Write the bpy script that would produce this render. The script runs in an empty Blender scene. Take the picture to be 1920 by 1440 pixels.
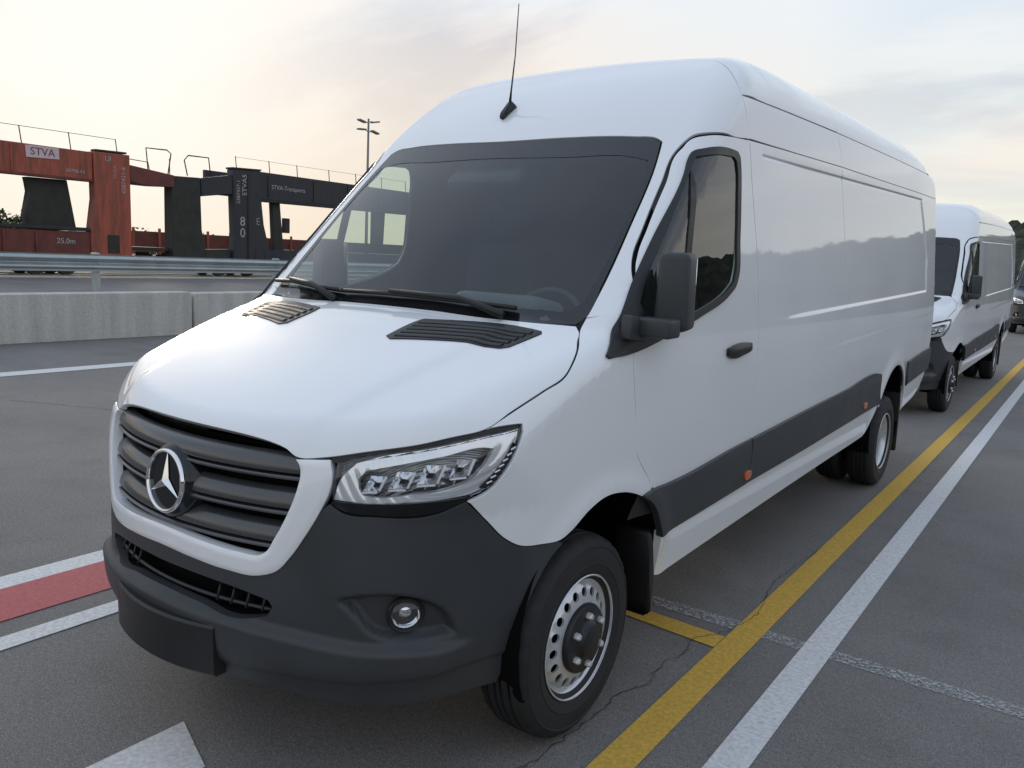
import bpy, bmesh, math, random
import numpy as np
from mathutils import Vector, Matrix
from mathutils.geometry import delaunay_2d_cdt

random.seed(7)
rng = np.random.RandomState(7)
SC = bpy.context.scene
COL = SC.collection
R = math.radians

# ------------------------------------------------------------------ camera
cam_data = bpy.data.cameras.new('camera')
cam = bpy.data.objects.new('camera', cam_data)
COL.objects.link(cam)
right = Vector((0.812, 0.581, 0.047)); fwd = Vector((-0.569, 0.808, -0.153)); up = Vector((-0.127, 0.097, 0.987))
fwd.normalize(); right = (right - fwd * right.dot(fwd)).normalized(); up = right.cross(fwd)
mw = Matrix.Identity(4)
for i in range(3):
    mw[i][0] = right[i]; mw[i][1] = up[i]; mw[i][2] = -fwd[i]
mw[0][3], mw[1][3], mw[2][3] = 2.270, -2.373, 1.645
cam.matrix_world = mw
cam_data.sensor_width = 36.0
cam_data.lens = 1539.7 / 1920 * 36.0
cam_data.clip_start = 0.05
cam_data.clip_end = 4000
SC.camera = cam

# ------------------------------------------------------------------ sky and sun
SUN_AZ = R(-62.0)      # from +Y towards +X
SUN_EL = R(12.0)
SUN_DIR = Vector((math.sin(SUN_AZ) * math.cos(SUN_EL), math.cos(SUN_AZ) * math.cos(SUN_EL), math.sin(SUN_EL)))
world = bpy.data.worlds.new('World'); SC.world = world; world.use_nodes = True
nt = world.node_tree; nt.nodes.clear()
def wn(t, **k):
    n = nt.nodes.new(t)
    for a, b in k.items(): setattr(n, a, b)
    return n
def wl(a, b): nt.links.new(a, b)
def wmath(op, a, b=None):
    n = wn('ShaderNodeMath', operation=op)
    for i, v in enumerate((a, b)):
        if v is None: continue
        if isinstance(v, (int, float)): n.inputs[i].default_value = v
        else: wl(v, n.inputs[i])
    return n.outputs[0]
sky = wn('ShaderNodeTexSky', sky_type='NISHITA')
sky.sun_disc = False; sky.sun_elevation = SUN_EL; sky.sun_rotation = SUN_AZ
sky.altitude = 100; sky.air_density = 1.0; sky.dust_density = 0.3; sky.ozone_density = 1.0
bg_sky = wn('ShaderNodeBackground'); bg_sky.inputs[1].default_value = 0.13
wl(sky.outputs[0], bg_sky.inputs[0])
tc = wn('ShaderNodeTexCoord')
sep = wn('ShaderNodeSeparateXYZ'); wl(tc.outputs['Generated'], sep.inputs[0])
zz = wmath('ADD', wmath('MAXIMUM', sep.outputs[2], 0.0), 0.16)
cx = wmath('DIVIDE', sep.outputs[0], zz); cy = wmath('DIVIDE', sep.outputs[1], zz)
comb = wn('ShaderNodeCombineXYZ'); wl(cx, comb.inputs[0]); wl(cy, comb.inputs[1])
mapn = wn('ShaderNodeMapping'); mapn.inputs['Rotation'].default_value = (0, 0, R(28)); mapn.inputs['Scale'].default_value = (0.55, 1.15, 1)
mapn.inputs['Location'].default_value = (3.1, 1.7, 0)
wl(comb.outputs[0], mapn.inputs[0])
n1 = wn('ShaderNodeTexNoise'); n1.inputs['Scale'].default_value = 1.7; n1.inputs['Detail'].default_value = 6; n1.inputs['Roughness'].default_value = 0.56; n1.inputs['Distortion'].default_value = 0.35
wl(mapn.outputs[0], n1.inputs['Vector'])
n2 = wn('ShaderNodeTexNoise'); n2.inputs['Scale'].default_value = 0.85; n2.inputs['Detail'].default_value = 7; n2.inputs['Roughness'].default_value = 0.58; n2.inputs['Distortion'].default_value = 0.6
wl(mapn.outputs[0], n2.inputs['Vector'])
cover = wn('ShaderNodeMapRange'); cover.inputs[1].default_value = 0.40; cover.inputs[2].default_value = 0.60; cover.inputs[3].default_value = 0.72; cover.inputs[4].default_value = 0.98
wl(n1.outputs[0], cover.inputs[0])
dotn = wn('ShaderNodeVectorMath', operation='DOT_PRODUCT'); wl(tc.outputs['Generated'], dotn.inputs[0]); dotn.inputs[1].default_value = SUN_DIR
glow = wn('ShaderNodeMapRange'); glow.inputs[1].default_value = 0.35; glow.inputs[2].default_value = 1.0; wl(dotn.outputs['Value'], glow.inputs[0])
glow2 = wmath('POWER', glow.outputs[0], 1.3)
core = wn('ShaderNodeMapRange'); core.inputs[1].default_value = 0.93; core.inputs[2].default_value = 1.0; wl(dotn.outputs['Value'], core.inputs[0])
core2 = wmath('POWER', core.outputs[0], 2.0)
low = wn('ShaderNodeMapRange'); low.inputs[1].default_value = 0.0; low.inputs[2].default_value = 0.30; low.inputs[3].default_value = 1.0; low.inputs[4].default_value = 0.0
wl(sep.outputs[2], low.inputs[0])
def wmix(f, a, b):
    n = wn('ShaderNodeMix', data_type='RGBA'); n.clamp_result = False
    if isinstance(f, float): n.inputs[0].default_value = f
    else: wl(f, n.inputs[0])
    for s, v in ((6, a), (7, b)):
        if isinstance(v, tuple): n.inputs[s].default_value = (*v, 1)
        else: wl(v, n.inputs[s])
    return n.outputs[2]
shade = wn('ShaderNodeMapRange'); shade.inputs[1].default_value = 0.43; shade.inputs[2].default_value = 0.57; wl(n2.outputs[0], shade.inputs[0])
n3 = wn('ShaderNodeTexNoise'); n3.inputs['Scale'].default_value = 0.8; n3.inputs['Detail'].default_value = 5; n3.inputs['Distortion'].default_value = 0.5
off3 = wn('ShaderNodeVectorMath', operation='ADD'); off3.inputs[1].default_value = (7.3, 2.9, 0); wl(mapn.outputs[0], off3.inputs[0]); wl(off3.outputs[0], n3.inputs['Vector'])
tint = wn('ShaderNodeMapRange'); tint.inputs[1].default_value = 0.38; tint.inputs[2].default_value = 0.62; wl(n3.outputs[0], tint.inputs[0])
c_dark = wmix(tint.outputs[0], (0.42, 0.475, 0.555), (0.475, 0.475, 0.525)); c_lite = wmix(tint.outputs[0], (0.61, 0.655, 0.69), (0.68, 0.645, 0.625))
c_base = wmix(shade.outputs[0], c_dark, c_lite)
high = wn('ShaderNodeMapRange'); high.inputs[1].default_value = 0.22; high.inputs[2].default_value = 0.85; high.inputs[4].default_value = 0.72; wl(sep.outputs[2], high.inputs[0])
c_base = wmix(high.outputs[0], c_base, (0.455, 0.585, 0.78))
c_low = wmix(wmath('MULTIPLY', low.outputs[0], 0.75), c_base, (0.68, 0.635, 0.56))
c_warm = wmix(wmath('MULTIPLY', glow2, wmath('MULTIPLY', low.outputs[0], 0.9)), c_low, (0.69, 0.56, 0.415))
c_core = wmix(wmath('MULTIPLY', core2, 0.8), c_warm, (0.82, 0.78, 0.72))
bg_cloud = wn('ShaderNodeBackground'); bg_cloud.inputs[1].default_value = 1.0
wl(c_core, bg_cloud.inputs[0])
mixs = wn('ShaderNodeMixShader'); wl(wmath('MAXIMUM', cover.outputs[0], wmath('MINIMUM', wmath('MULTIPLY', glow.outputs[0], 1.7), 1.0)), mixs.inputs[0]); wl(bg_sky.outputs[0], mixs.inputs[1]); wl(bg_cloud.outputs[0], mixs.inputs[2])
wout = wn('ShaderNodeOutputWorld'); wl(mixs.outputs[0], wout.inputs[0])

sun_data = bpy.data.lights.new('sun', 'SUN'); sun_data.energy = 0.6; sun_data.angle = R(14); sun_data.color = (1.0, 0.86, 0.68)
sun = bpy.data.objects.new('sun', sun_data); COL.objects.link(sun)
sun.rotation_euler = SUN_DIR.to_track_quat('Z', 'Y').to_euler()
sun.location = (-20, 10, 12)

vs = SC.view_settings
vs.view_transform = 'Standard'; vs.look = 'None'; vs.exposure = 0.48; vs.gamma = 1.0; vs.use_curve_mapping = False

# ------------------------------------------------------------------ materials
MATS = {}
def mat(name, base, rough=0.5, metal=0.0, coat=0.0, coat_r=0.03, spec=0.5, var=0.0, vscale=8.0, bump=0.0, bscale=80.0, emis=None):
    if name in MATS: return MATS[name]
    m = bpy.data.materials.new(name); m.use_nodes = True
    t = m.node_tree; b = t.nodes['Principled BSDF']
    b.inputs['Base Color'].default_value = (*base, 1); b.inputs['Roughness'].default_value = rough
    b.inputs['Metallic'].default_value = metal; b.inputs['Coat Weight'].default_value = coat
    b.inputs['Coat Roughness'].default_value = coat_r; b.inputs['Specular IOR Level'].default_value = spec
    if var > 0 or bump > 0:
        tcn = t.nodes.new('ShaderNodeTexCoord')
    if var > 0:
        n = t.nodes.new('ShaderNodeTexNoise'); n.inputs['Scale'].default_value = vscale; n.inputs['Detail'].default_value = 6
        t.links.new(tcn.outputs['Object'], n.inputs['Vector'])
        mr = t.nodes.new('ShaderNodeMapRange'); mr.inputs[1].default_value = .3; mr.inputs[2].default_value = .7
        mr.inputs[3].default_value = 1 - var; mr.inputs[4].default_value = 1 + var
        t.links.new(n.outputs[0], mr.inputs[0])
        mx = t.nodes.new('ShaderNodeVectorMath'); mx.operation = 'SCALE'; mx.inputs[0].default_value = base
        t.links.new(mr.outputs[0], mx.inputs['Scale']); t.links.new(mx.outputs[0], b.inputs['Base Color'])
        mr2 = t.nodes.new('ShaderNodeMapRange'); mr2.inputs[1].default_value = .3; mr2.inputs[2].default_value = .7
        mr2.inputs[3].default_value = max(0.0, rough - .06); mr2.inputs[4].default_value = min(1, rough + .06)
        t.links.new(n.outputs[0], mr2.inputs[0]); t.links.new(mr2.outputs[0], b.inputs['Roughness'])
    if bump > 0:
        n = t.nodes.new('ShaderNodeTexNoise'); n.inputs['Scale'].default_value = bscale; n.inputs['Detail'].default_value = 4
        t.links.new(tcn.outputs['Object'], n.inputs['Vector'])
        bp = t.nodes.new('ShaderNodeBump'); bp.inputs['Strength'].default_value = bump; bp.inputs['Distance'].default_value = 0.01
        t.links.new(n.outputs[0], bp.inputs['Height']); t.links.new(bp.outputs[0], b.inputs['Normal'])
    if emis:
        b.inputs['Emission Color'].default_value = (*emis, 1); b.inputs['Emission Strength'].default_value = 1
    MATS[name] = m
    return m
def glass(name, tint, f0=.08):
    if name in MATS: return MATS[name]
    m = bpy.data.materials.new(name); m.use_nodes = True; t = m.node_tree; t.nodes.clear()
    o = t.nodes.new('ShaderNodeOutputMaterial'); mx = t.nodes.new('ShaderNodeMixShader')
    tr = t.nodes.new('ShaderNodeBsdfTransparent'); tr.inputs[0].default_value = (*tint, 1)
    gl = t.nodes.new('ShaderNodeBsdfGlossy'); gl.inputs['Roughness'].default_value = 0.0; gl.inputs[0].default_value = (1, 1, 1, 1)
    g = t.nodes.new('ShaderNodeNewGeometry'); dt = t.nodes.new('ShaderNodeVectorMath'); dt.operation = 'DOT_PRODUCT'
    t.links.new(g.outputs['Incoming'], dt.inputs[0]); t.links.new(g.outputs['Normal'], dt.inputs[1])
    def mt(op, *v):
        n = t.nodes.new('ShaderNodeMath'); n.operation = op; n.use_clamp = True
        for i, q in enumerate(v):
            if isinstance(q, float): n.inputs[i].default_value = q
            else: t.links.new(q, n.inputs[i])
        return n.outputs[0]
    p5 = mt('POWER', mt('SUBTRACT', 1.0, mt('ABSOLUTE', dt.outputs['Value'])), 4.5)
    t.links.new(mt('ADD', float(f0), mt('MULTIPLY', p5, float(1 - f0))), mx.inputs[0])
    t.links.new(tr.outputs[0], mx.inputs[1]); t.links.new(gl.outputs[0], mx.inputs[2]); t.links.new(mx.outputs[0], o.inputs[0])
    MATS[name] = m
    return m
PAINT = mat('white_paint', (.84, .85, .86), .42, coat=1.0, coat_r=.035, var=.015, vscale=1.5)
DARKPAINT = mat('dark_blue_paint', (.02, .026, .045), .4, coat=1.0, var=.02)
PLASTIC = mat('grey_plastic', (.043, .046, .050), .48, spec=.42, var=.10, vscale=5, bump=.06, bscale=420)
BLACK = mat('black_plastic', (.012, .012, .013), .45, var=.1, vscale=12)
GLOSSBLACK = mat('gloss_black', (.006, .006, .007), .10, var=.05)
RUBBER = mat('tyre_rubber', (.016, .016, .017), .72, var=.22, vscale=14, bump=.12, bscale=150)
DARK = mat('dark_cavity', (.004, .004, .004), .9, var=.1, spec=.1)
STEEL = mat('silver_wheel_paint', (.66, .67, .69), .33, metal=.55, var=.06, vscale=20)
CHROME = mat('chrome', (.82, .82, .83), .09, metal=1.0, var=.02)
def ribbed(name, base, metal, rough, sc, strength, rot=0.0):
    m = bpy.data.materials.new(name); m.use_nodes = True; t = m.node_tree; b = t.nodes['Principled BSDF']
    b.inputs['Base Color'].default_value = (*base, 1); b.inputs['Metallic'].default_value = metal; b.inputs['Roughness'].default_value = rough
    tcn = t.nodes.new('ShaderNodeTexCoord'); mp = t.nodes.new('ShaderNodeMapping'); mp.inputs['Rotation'].default_value = (0, rot, .6); t.links.new(tcn.outputs['Object'], mp.inputs[0])
    w = t.nodes.new('ShaderNodeTexWave'); w.inputs['Scale'].default_value = sc; w.inputs['Distortion'].default_value = .6; t.links.new(mp.outputs[0], w.inputs['Vector'])
    bp = t.nodes.new('ShaderNodeBump'); bp.inputs['Strength'].default_value = strength; bp.inputs['Distance'].default_value = .004
    t.links.new(w.outputs[0], bp.inputs['Height']); t.links.new(bp.outputs[0], b.inputs['Normal'])
    return m
RIBBED = ribbed('ribbed_lamp_optic', (.86, .87, .88), .55, .16, 26, .55, .4)
RIBHOUSE = ribbed('ribbed_lamp_housing', (.50, .51, .53), .85, .22, 38, .8, -.5)
SATIN = mat('satin_silver', (.72, .73, .74), .22, metal=.75, var=.04, vscale=30)
LAMPWHITE = mat('lamp_diffuser', (.78, .79, .80), .25, var=.03, coat=.5)
AMBER = mat('amber_lens', (.65, .13, .02), .18, var=.08, coat=1)
INTERIOR = mat('interior_dark', (.016, .022, .028), .65, var=.12)
SEATM = mat('seat_fabric', (.016, .018, .022), .85, var=.2, vscale=40, bump=.1, bscale=300)
DASHM = mat('dashboard_plastic', (.11, .118, .12), .6, var=.08)
GRILLEM = mat('grille_grey', (.045, .046, .048), .24, var=.06, spec=.9)
WS_GLASS = glass('windshield_glass', (.68, .80, .80), .068)
SIDE_GLASS = glass('side_window_glass', (.76, .84, .74), .09)
LENS = glass('lamp_lens', (.96, .97, .98), .05)

# ------------------------------------------------------------------ object helpers
def add(name, me, parent=None, m=None):
    o = bpy.data.objects.new(name, me); COL.objects.link(o)
    if parent is not None: o.parent = parent
    if m is not None and me is not None and len(me.materials) == 0: me.materials.append(m)
    return o
def tag(o, label=None, cat=None, group=None, kind=None):
    if label: o['label'] = label
    if cat: o['category'] = cat
    if group: o['group'] = group
    if kind: o['kind'] = kind
    return o
def empty(name, loc=(0, 0, 0), rot=(0, 0, 0)):
    o = bpy.data.objects.new(name, None); COL.objects.link(o); o.location = loc; o.rotation_euler = rot
    o.empty_display_size = .2
    return o
def mesh(name, V, Fc, smooth=True, normals=None):
    me = bpy.data.meshes.new(name)
    me.from_pydata([tuple(map(float, v)) for v in V], [], [tuple(map(int, f)) for f in Fc])
    if smooth: me.polygons.foreach_set('use_smooth', [True] * len(me.polygons))
    if normals is not None: me.normals_split_custom_set([tuple(map(float, n)) for n in normals])
    me.update()
    return me
def mirror_me(me, name):
    V = np.zeros(len(me.vertices) * 3); me.vertices.foreach_get('co', V); V = V.reshape(-1, 3).copy(); V[:, 0] *= -1
    Fc = [tuple(reversed(p.vertices[:])) for p in me.polygons]
    ns = None
    if me.has_custom_normals:
        cn = me.corner_normals; ns = []
        for p in me.polygons:
            for li in reversed(p.loop_indices):
                n = cn[li].vector; ns.append((-n[0], n[1], n[2]))
    m2 = mesh(name, V, Fc, True, ns)
    if ns is None:
        m2.polygons.foreach_set('use_smooth', [p.use_smooth for p in me.polygons])
        sh = [e.key for e in me.edges if e.use_edge_sharp]
        if sh:
            ks = set(sh)
            for e in m2.edges:
                if e.key in ks: e.use_edge_sharp = True
    for mm in me.materials: m2.materials.append(mm)
    return m2
def both(name, me, parent, m, parent_r=None):
    a = add(name, me, parent, m)
    b = add(name, mirror_me(me, name), parent if parent_r is None else parent_r, m)
    return a, b
def bm_mesh(bm, name, smooth=True, angle=40):
    bmesh.ops.recalc_face_normals(bm, faces=bm.faces[:])
    me = bpy.data.meshes.new(name)
    if smooth:
        for f in bm.faces: f.smooth = True
        for e in bm.edges:
            if len(e.link_faces) == 2 and e.calc_face_angle(0) > R(angle): e.smooth = False
    bm.to_mesh(me); bm.free()
    return me
def rbox(name, size, bev=.01, seg=2, loc=(0, 0, 0), rot=None, taper=None):
    bm = bmesh.new(); bmesh.ops.create_cube(bm, size=1)
    for v in bm.verts:
        v.co = Vector((v.co.x * size[0], v.co.y * size[1], v.co.z * size[2]))
        if taper: v.co = Vector(taper(v.co))
    if bev > 0: bmesh.ops.bevel(bm, geom=bm.edges[:], offset=bev, segments=seg, profile=.5, affect='EDGES')
    if rot is not None: bmesh.ops.rotate(bm, verts=bm.verts[:], cent=(0, 0, 0), matrix=rot)
    bmesh.ops.translate(bm, verts=bm.verts[:], vec=loc)
    return bm_mesh(bm, name)
def tube(name, pts, r, n=8, cap=True, rads=None):
    pts = [Vector(p) for p in pts]; V = []; Fc = []
    prev = None
    for i, p in enumerate(pts):
        d = (pts[min(i + 1, len(pts) - 1)] - pts[max(i - 1, 0)]).normalized()
        if prev is None:
            a = Vector((0, 0, 1)) if abs(d.z) < .9 else Vector((1, 0, 0))
            u = d.cross(a).normalized()
        else:
            u = (prev - d * prev.dot(d)).normalized()
        prev = u; w = d.cross(u)
        rr_ = rads[i] if rads else r
        for k in range(n):
            t = 2 * math.pi * k / n; V.append(p + u * (math.cos(t) * rr_) + w * (math.sin(t) * rr_))
    for i in range(len(pts) - 1):
        for k in range(n): Fc.append((i * n + k, i * n + (k + 1) % n, (i + 1) * n + (k + 1) % n, (i + 1) * n + k))
    if cap: Fc.append(tuple(range(n - 1, -1, -1))); Fc.append(tuple((len(pts) - 1) * n + k for k in range(n)))
    me = mesh(name, V, Fc)
    return me
def lathe(name, prof, n=64, smooth_angle=35, mod=None):
    """prof: (r, x) pairs, revolved round the x axis"""
    V = []; Fc = []
    for i, (r, x) in enumerate(prof):
        for k in range(n):
            t = 2 * math.pi * k / n; q = r + (mod(i, k) if mod else 0)
            V.append((x, q * math.cos(t), q * math.sin(t)))
    for i in range(len(prof) - 1):
        for k in range(n): Fc.append((i * n + k, (i + 1) * n + k, (i + 1) * n + (k + 1) % n, i * n + (k + 1) % n))
    bm = bmesh.new(); vs_ = [bm.verts.new(v) for v in V]
    for f in Fc: bm.faces.new([vs_[i] for i in f])
    bmesh.ops.remove_doubles(bm, verts=bm.verts[:], dist=1e-6)
    return bm_mesh(bm, name, True, smooth_angle)
def prism(name, poly, x0, x1, bev=0.0):
    """polygon in (y,z) extruded along x"""
    n = len(poly); bm = bmesh.new()
    a = [bm.verts.new((x0, y, z)) for y, z in poly]; b = [bm.verts.new((x1, y, z)) for y, z in poly]
    bm.faces.new(a); bm.faces.new(b[::-1])
    for i in range(n): bm.faces.new((a[i], b[i], b[(i + 1) % n], a[(i + 1) % n]))
    if bev > 0: bmesh.ops.bevel(bm, geom=bm.edges[:], offset=bev, segments=1, affect='EDGES')
    return bm_mesh(bm, name, bev > 0)
def sheet(name, pts, z, kind='structure', m=None):
    me = mesh(name, [(x, y, z) for x, y in pts], [tuple(range(len(pts)))], False)
    if me.polygons[0].normal.z < 0: me.flip_normals()
    return tag(add(name, me, None, m), kind=kind)

# ------------------------------------------------------------------ the van body as one implicit surface (metres, y=0 front axle, front towards -y)
def pch(xs, ys):
    xs = np.array(xs, float); ys = np.array(ys, float); h = np.diff(xs); d = np.diff(ys) / h
    m = np.zeros_like(xs); m[0] = d[0]; m[-1] = d[-1]
    for i in range(1, len(xs) - 1):
        if d[i - 1] * d[i] > 0:
            w1 = 2 * h[i] + h[i - 1]; w2 = h[i] + 2 * h[i - 1]; m[i] = (w1 + w2) / (w1 / d[i - 1] + w2 / d[i])
    g = np.linspace(xs[0], xs[-1], 6001)
    i = np.clip(np.searchsorted(xs, g) - 1, 0, len(xs) - 2); t = (g - xs[i]) / h[i]
    tab = (2*t**3-3*t**2+1)*ys[i]+(t**3-2*t**2+t)*h[i]*m[i]+(-2*t**3+3*t**2)*ys[i+1]+(t**3-t**2)*h[i]*m[i+1]
    def f(x):
        r = np.interp(x, g, tab)
        return r + np.where(x < xs[0], (x - xs[0]) * m[0], 0) + np.where(x > xs[-1], (x - xs[-1]) * m[-1], 0)
    return f
def sst(a, b, x):
    t = np.clip((x - a) / (b - a), 0, 1); return t * t * (3 - 2 * t)
ZC = pch([-1.2,-1.0,-.9,-.75,-.5,-.25,-.06,0.0,.06,.36,.69,.79,.95,1.15,1.4,1.7,2.1,4.8,5.6,6.2],
         [.93,1.055,1.11,1.18,1.275,1.355,1.412,1.435,1.49,1.79,2.115,2.212,2.342,2.470,2.582,2.64,2.655,2.652,2.60,2.48])
WZ = pch([.2,.41,.6,.85,1.05,1.2,1.45,1.75,2.0,2.2,2.4,2.7,3.0],
         [.93,.965,.99,1.005,1.01,1.008,.99,.965,.945,.925,.89,.815,.70])
YF = pch([.2,.40,.50,.60,.75,.95,1.05,1.2], [-.91,-.950,-.966,-.970,-.965,-.955,-.94,-.90])
def bow(x): return .38 * x**2 + .11 * x**4
def front(x, z): return YF(z) + bow(np.abs(x))
def side(y, z):
    w = WZ(z)
    t = np.clip((0.55 - y) / 1.5, 0, 1.2); w = w - .15 * t**2
    t = np.clip((y - 4.6) / 1.4, 0, 1); w = w - .02 * t**2
    zl = 2.119 + .01025 * (y - 1.43); zc = 1.379 + .0126 * (y - 1.73)
    yr = 5.11 + np.clip(.73 * (2.12 - z), -.02, .30)
    fz = sst(1.39, 1.80, z)
    dep = .008 * sst(1.43, 2.1, y) * (1 - sst(yr, yr + .025, y)) * (1 - sst(zl - .010, zl + .006, z)) * sst(zc - .014, zc + .008, z)
    w = w - dep * (fz + (1 - fz) * sst(1.5, 2.2, y))
    zc2 = 1.167 + .0177 * (y - 2.48)
    w = w + .004 * (1 - sst(zc2 - .010, zc2 + .010, z)) * sst(2.3, 2.9, y) * (1 - sst(5.3, 5.7, y)) * sst(.86, 1.08, z)
    w = w - .006 * np.exp(-((z - zl) / .006)**2) * sst(1.42, 1.44, y) * (1 - sst(yr + .005, yr + .03, y))
    r = np.sqrt((y - .09)**2 + (z - .43)**2); w = w + .013 * np.exp(-((r - .43) / .055)**2) * sst(.40, .60, z)
    r = np.sqrt((y - 4.42)**2 + (z - .45)**2); w = w + .016 * np.exp(-((r - .46) / .07)**2)
    return w
def top(x, y):
    ax = np.abs(x); k = sst(.9, 1.5, y)
    yy = y - (.13 * ax**2) * (1 - k)
    hw = np.interp(y, [-.95, .05], [.47, .66])
    dome = .011 * (1 - sst(hw - .045, hw + .03, ax)) * (1 - sst(-.12, .02, y))
    return ZC(yy) - (.02 * (1 - k) + .05 * k) * ax**2 - .01 * ax**4 + dome
def rr(a, b, r):
    u = np.maximum(r + a, 0); v = np.maximum(r + b, 0)
    return np.minimum(-r, np.maximum(a, b)) + np.sqrt(u * u + v * v)
def Fb(P):
    x, y, z = np.abs(P[..., 0]), P[..., 1], P[..., 2]; e = 2e-3
    s0 = side(y, z); s = (x - s0) / np.sqrt(1 + ((side(y + e, z) - s0) / e)**2 + ((side(y, z + e) - s0) / e)**2)
    t0 = top(x, y); t = (z - t0) / np.sqrt(1 + ((top(x, y + e) - t0) / e)**2 + ((top(x + e, y) - t0) / e)**2)
    f0 = front(x, z); f = (f0 - y) / np.sqrt(1 + ((front(x + e, z) - f0) / e)**2 + ((front(x, z + e) - f0) / e)**2)
    b = y - 5.96 + .03 * x**2 + .04 * np.maximum(z - 1, 0)**2
    rt = np.interp(y, [-1,-.75,-.5,-.1,.15,.5,.9,1.35,1.6,2.2], [.12,.19,.17,.085,.06,.07,.10,.14,.20,.215])
    d = rr(s, t, rt)
    d = rr(d, f, np.interp(z, [.5, .9, 1.05, 1.2], [.22, .20, .10, .06]))
    return rr(d, b, .08)
def grad(P, e=1e-3):
    g = np.stack([Fb(P + np.eye(3)[i] * e) - Fb(P - np.eye(3)[i] * e) for i in range(3)], -1)
    return g / np.linalg.norm(g, axis=-1, keepdims=True)
def solve(base, n, lo, hi):
    lo = np.full(len(base), lo); hi = np.full(len(base), hi)
    for _ in range(7):
        m = (lo + hi) / 2; s = Fb(base + n * m[:, None]) < 0
        lo = np.where(s, m, lo); hi = np.where(s, hi, m)
    fl = Fb(base + n * lo[:, None]); fh = Fb(base + n * hi[:, None])
    for _ in range(9):
        m = np.clip(lo - fl * (hi - lo) / np.where(np.abs(fh - fl) < 1e-12, 1e-12, fh - fl), np.minimum(lo, hi), np.maximum(lo, hi))
        fm = Fb(base + n * m[:, None]); s = fm < 0
        fh = np.where(s, fh * .5, fm); fl = np.where(s, fm, fl * .5)
        lo = np.where(s, m, lo); hi = np.where(s, hi, m)
        fl = np.where(np.abs(fl) < 1e-12, -1e-12, fl)
    return base + n * m[:, None]
class Barrel:
    def __init__(s, zc, Rr): s.zc, s.R = zc, Rr
    def to2(s, P): P = np.atleast_2d(np.array(P, float)); return np.stack([np.arctan2(P[:, 0], P[:, 2] - s.zc) * s.R, P[:, 1]], -1)
    def to3(s, q):
        a = q[:, 0] / s.R; z0 = np.zeros(len(q)); n = np.stack([np.sin(a), z0, np.cos(a)], -1)
        return solve(np.stack([z0, q[:, 1], z0 + s.zc], -1), n, .05, 2.3)
class Polar:
    def __init__(s, y0, Rr): s.y0, s.R = y0, Rr
    def to2(s, P): P = np.atleast_2d(np.array(P, float)); return np.stack([np.arctan2(P[:, 0], s.y0 - P[:, 1]) * s.R, P[:, 2]], -1)
    def to3(s, q):
        a = q[:, 0] / s.R; z0 = np.zeros(len(q)); n = np.stack([np.sin(a), -np.cos(a), z0], -1)
        return solve(np.stack([z0, z0 + s.y0, q[:, 1]], -1), n, .05, 2.6)
class Side:
    def to2(s, P): P = np.atleast_2d(np.array(P, float)); return P[:, 1:3].copy()
    def to3(s, q):
        z0 = np.zeros(len(q)); n = np.stack([z0 + 1, z0, z0], -1)
        return solve(np.stack([z0, q[:, 0], q[:, 1]], -1), n, .1, 1.5)
class Rear:
    def to2(s, P): P = np.atleast_2d(np.array(P, float)); return P[:, [0, 2]].copy()
    def to3(s, q):
        z0 = np.zeros(len(q)); n = np.stack([z0, z0 + 1, z0], -1)
        return solve(np.stack([q[:, 0], z0 + 4.0, q[:, 1]], -1), n, .1, 2.5)
POL = Polar(.6, 1.4); SID = Side(); BAR = Barrel(.6, .85); ROOFB = Barrel(1.0, 1.2); REAR = Rear()
def p3(q3, fr): return fr.to2(q3)

def smooth_loop(pts, h, closed=True, ang=32):
    """Catmull-Rom through pts, sharp where the polygon turns by more than ang; resampled at about h"""
    P = np.array(pts, float); n = len(P); cor = []
    for i in range(n):
        if not closed and i in (0, n - 1): cor.append(i); continue
        a = P[i] - P[i - 1]; b = P[(i + 1) % n] - P[i]
        c = np.dot(a, b) / (np.linalg.norm(a) * np.linalg.norm(b) + 1e-12)
        if math.degrees(math.acos(max(-1, min(1, c)))) > ang: cor.append(i)
    if closed:
        if not cor: cor = [0]
        runs = []
        for k in range(len(cor)):
            i, j = cor[k], cor[(k + 1) % len(cor)]
            if j <= i: j += n
            runs.append([P[t % n] for t in range(i, j + 1)])
    else: runs = [[P[t] for t in range(cor[k], cor[k + 1] + 1)] for k in range(len(cor) - 1)]
    out = []
    for run in runs:
        run = np.array(run); dens = []
        for i in range(len(run) - 1):
            p0 = run[i - 1] if i > 0 else 2 * run[i] - run[i + 1]
            p3_ = run[i + 2] if i + 2 < len(run) else 2 * run[i + 1] - run[i]
            p1, p2 = run[i], run[i + 1]
            L = np.linalg.norm(p2 - p1); m = max(2, int(L / (h * .25)))
            d01 = max(np.linalg.norm(p1 - p0), 1e-9); d12 = max(L, 1e-9); d23 = max(np.linalg.norm(p3_ - p2), 1e-9)
            m1 = ((p1 - p0) / d01 * d12 + (p2 - p1) / d12 * d01) / (d01 + d12) * L
            m2 = ((p2 - p1) / d12 * d23 + (p3_ - p2) / d23 * d12) / (d12 + d23) * L
            for t in np.linspace(0, 1, m, endpoint=False):
                dens.append((2*t**3-3*t**2+1)*p1+(t**3-2*t**2+t)*m1+(-2*t**3+3*t**2)*p2+(t**3-t**2)*m2)
        dens.append(run[-1]); dens = np.array(dens)
        s = np.concatenate([[0], np.cumsum(np.linalg.norm(np.diff(dens, axis=0), axis=1))])
        k = max(1, int(round(s[-1] / h))); u = np.linspace(0, s[-1], k + 1)
        rs = np.stack([np.interp(u, s, dens[:, c]) for c in range(dens.shape[1])], -1)
        out.append(rs[:-1])
    r = np.concatenate(out)
    if not closed: r = np.vstack([r, P[-1]])
    return r
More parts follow.
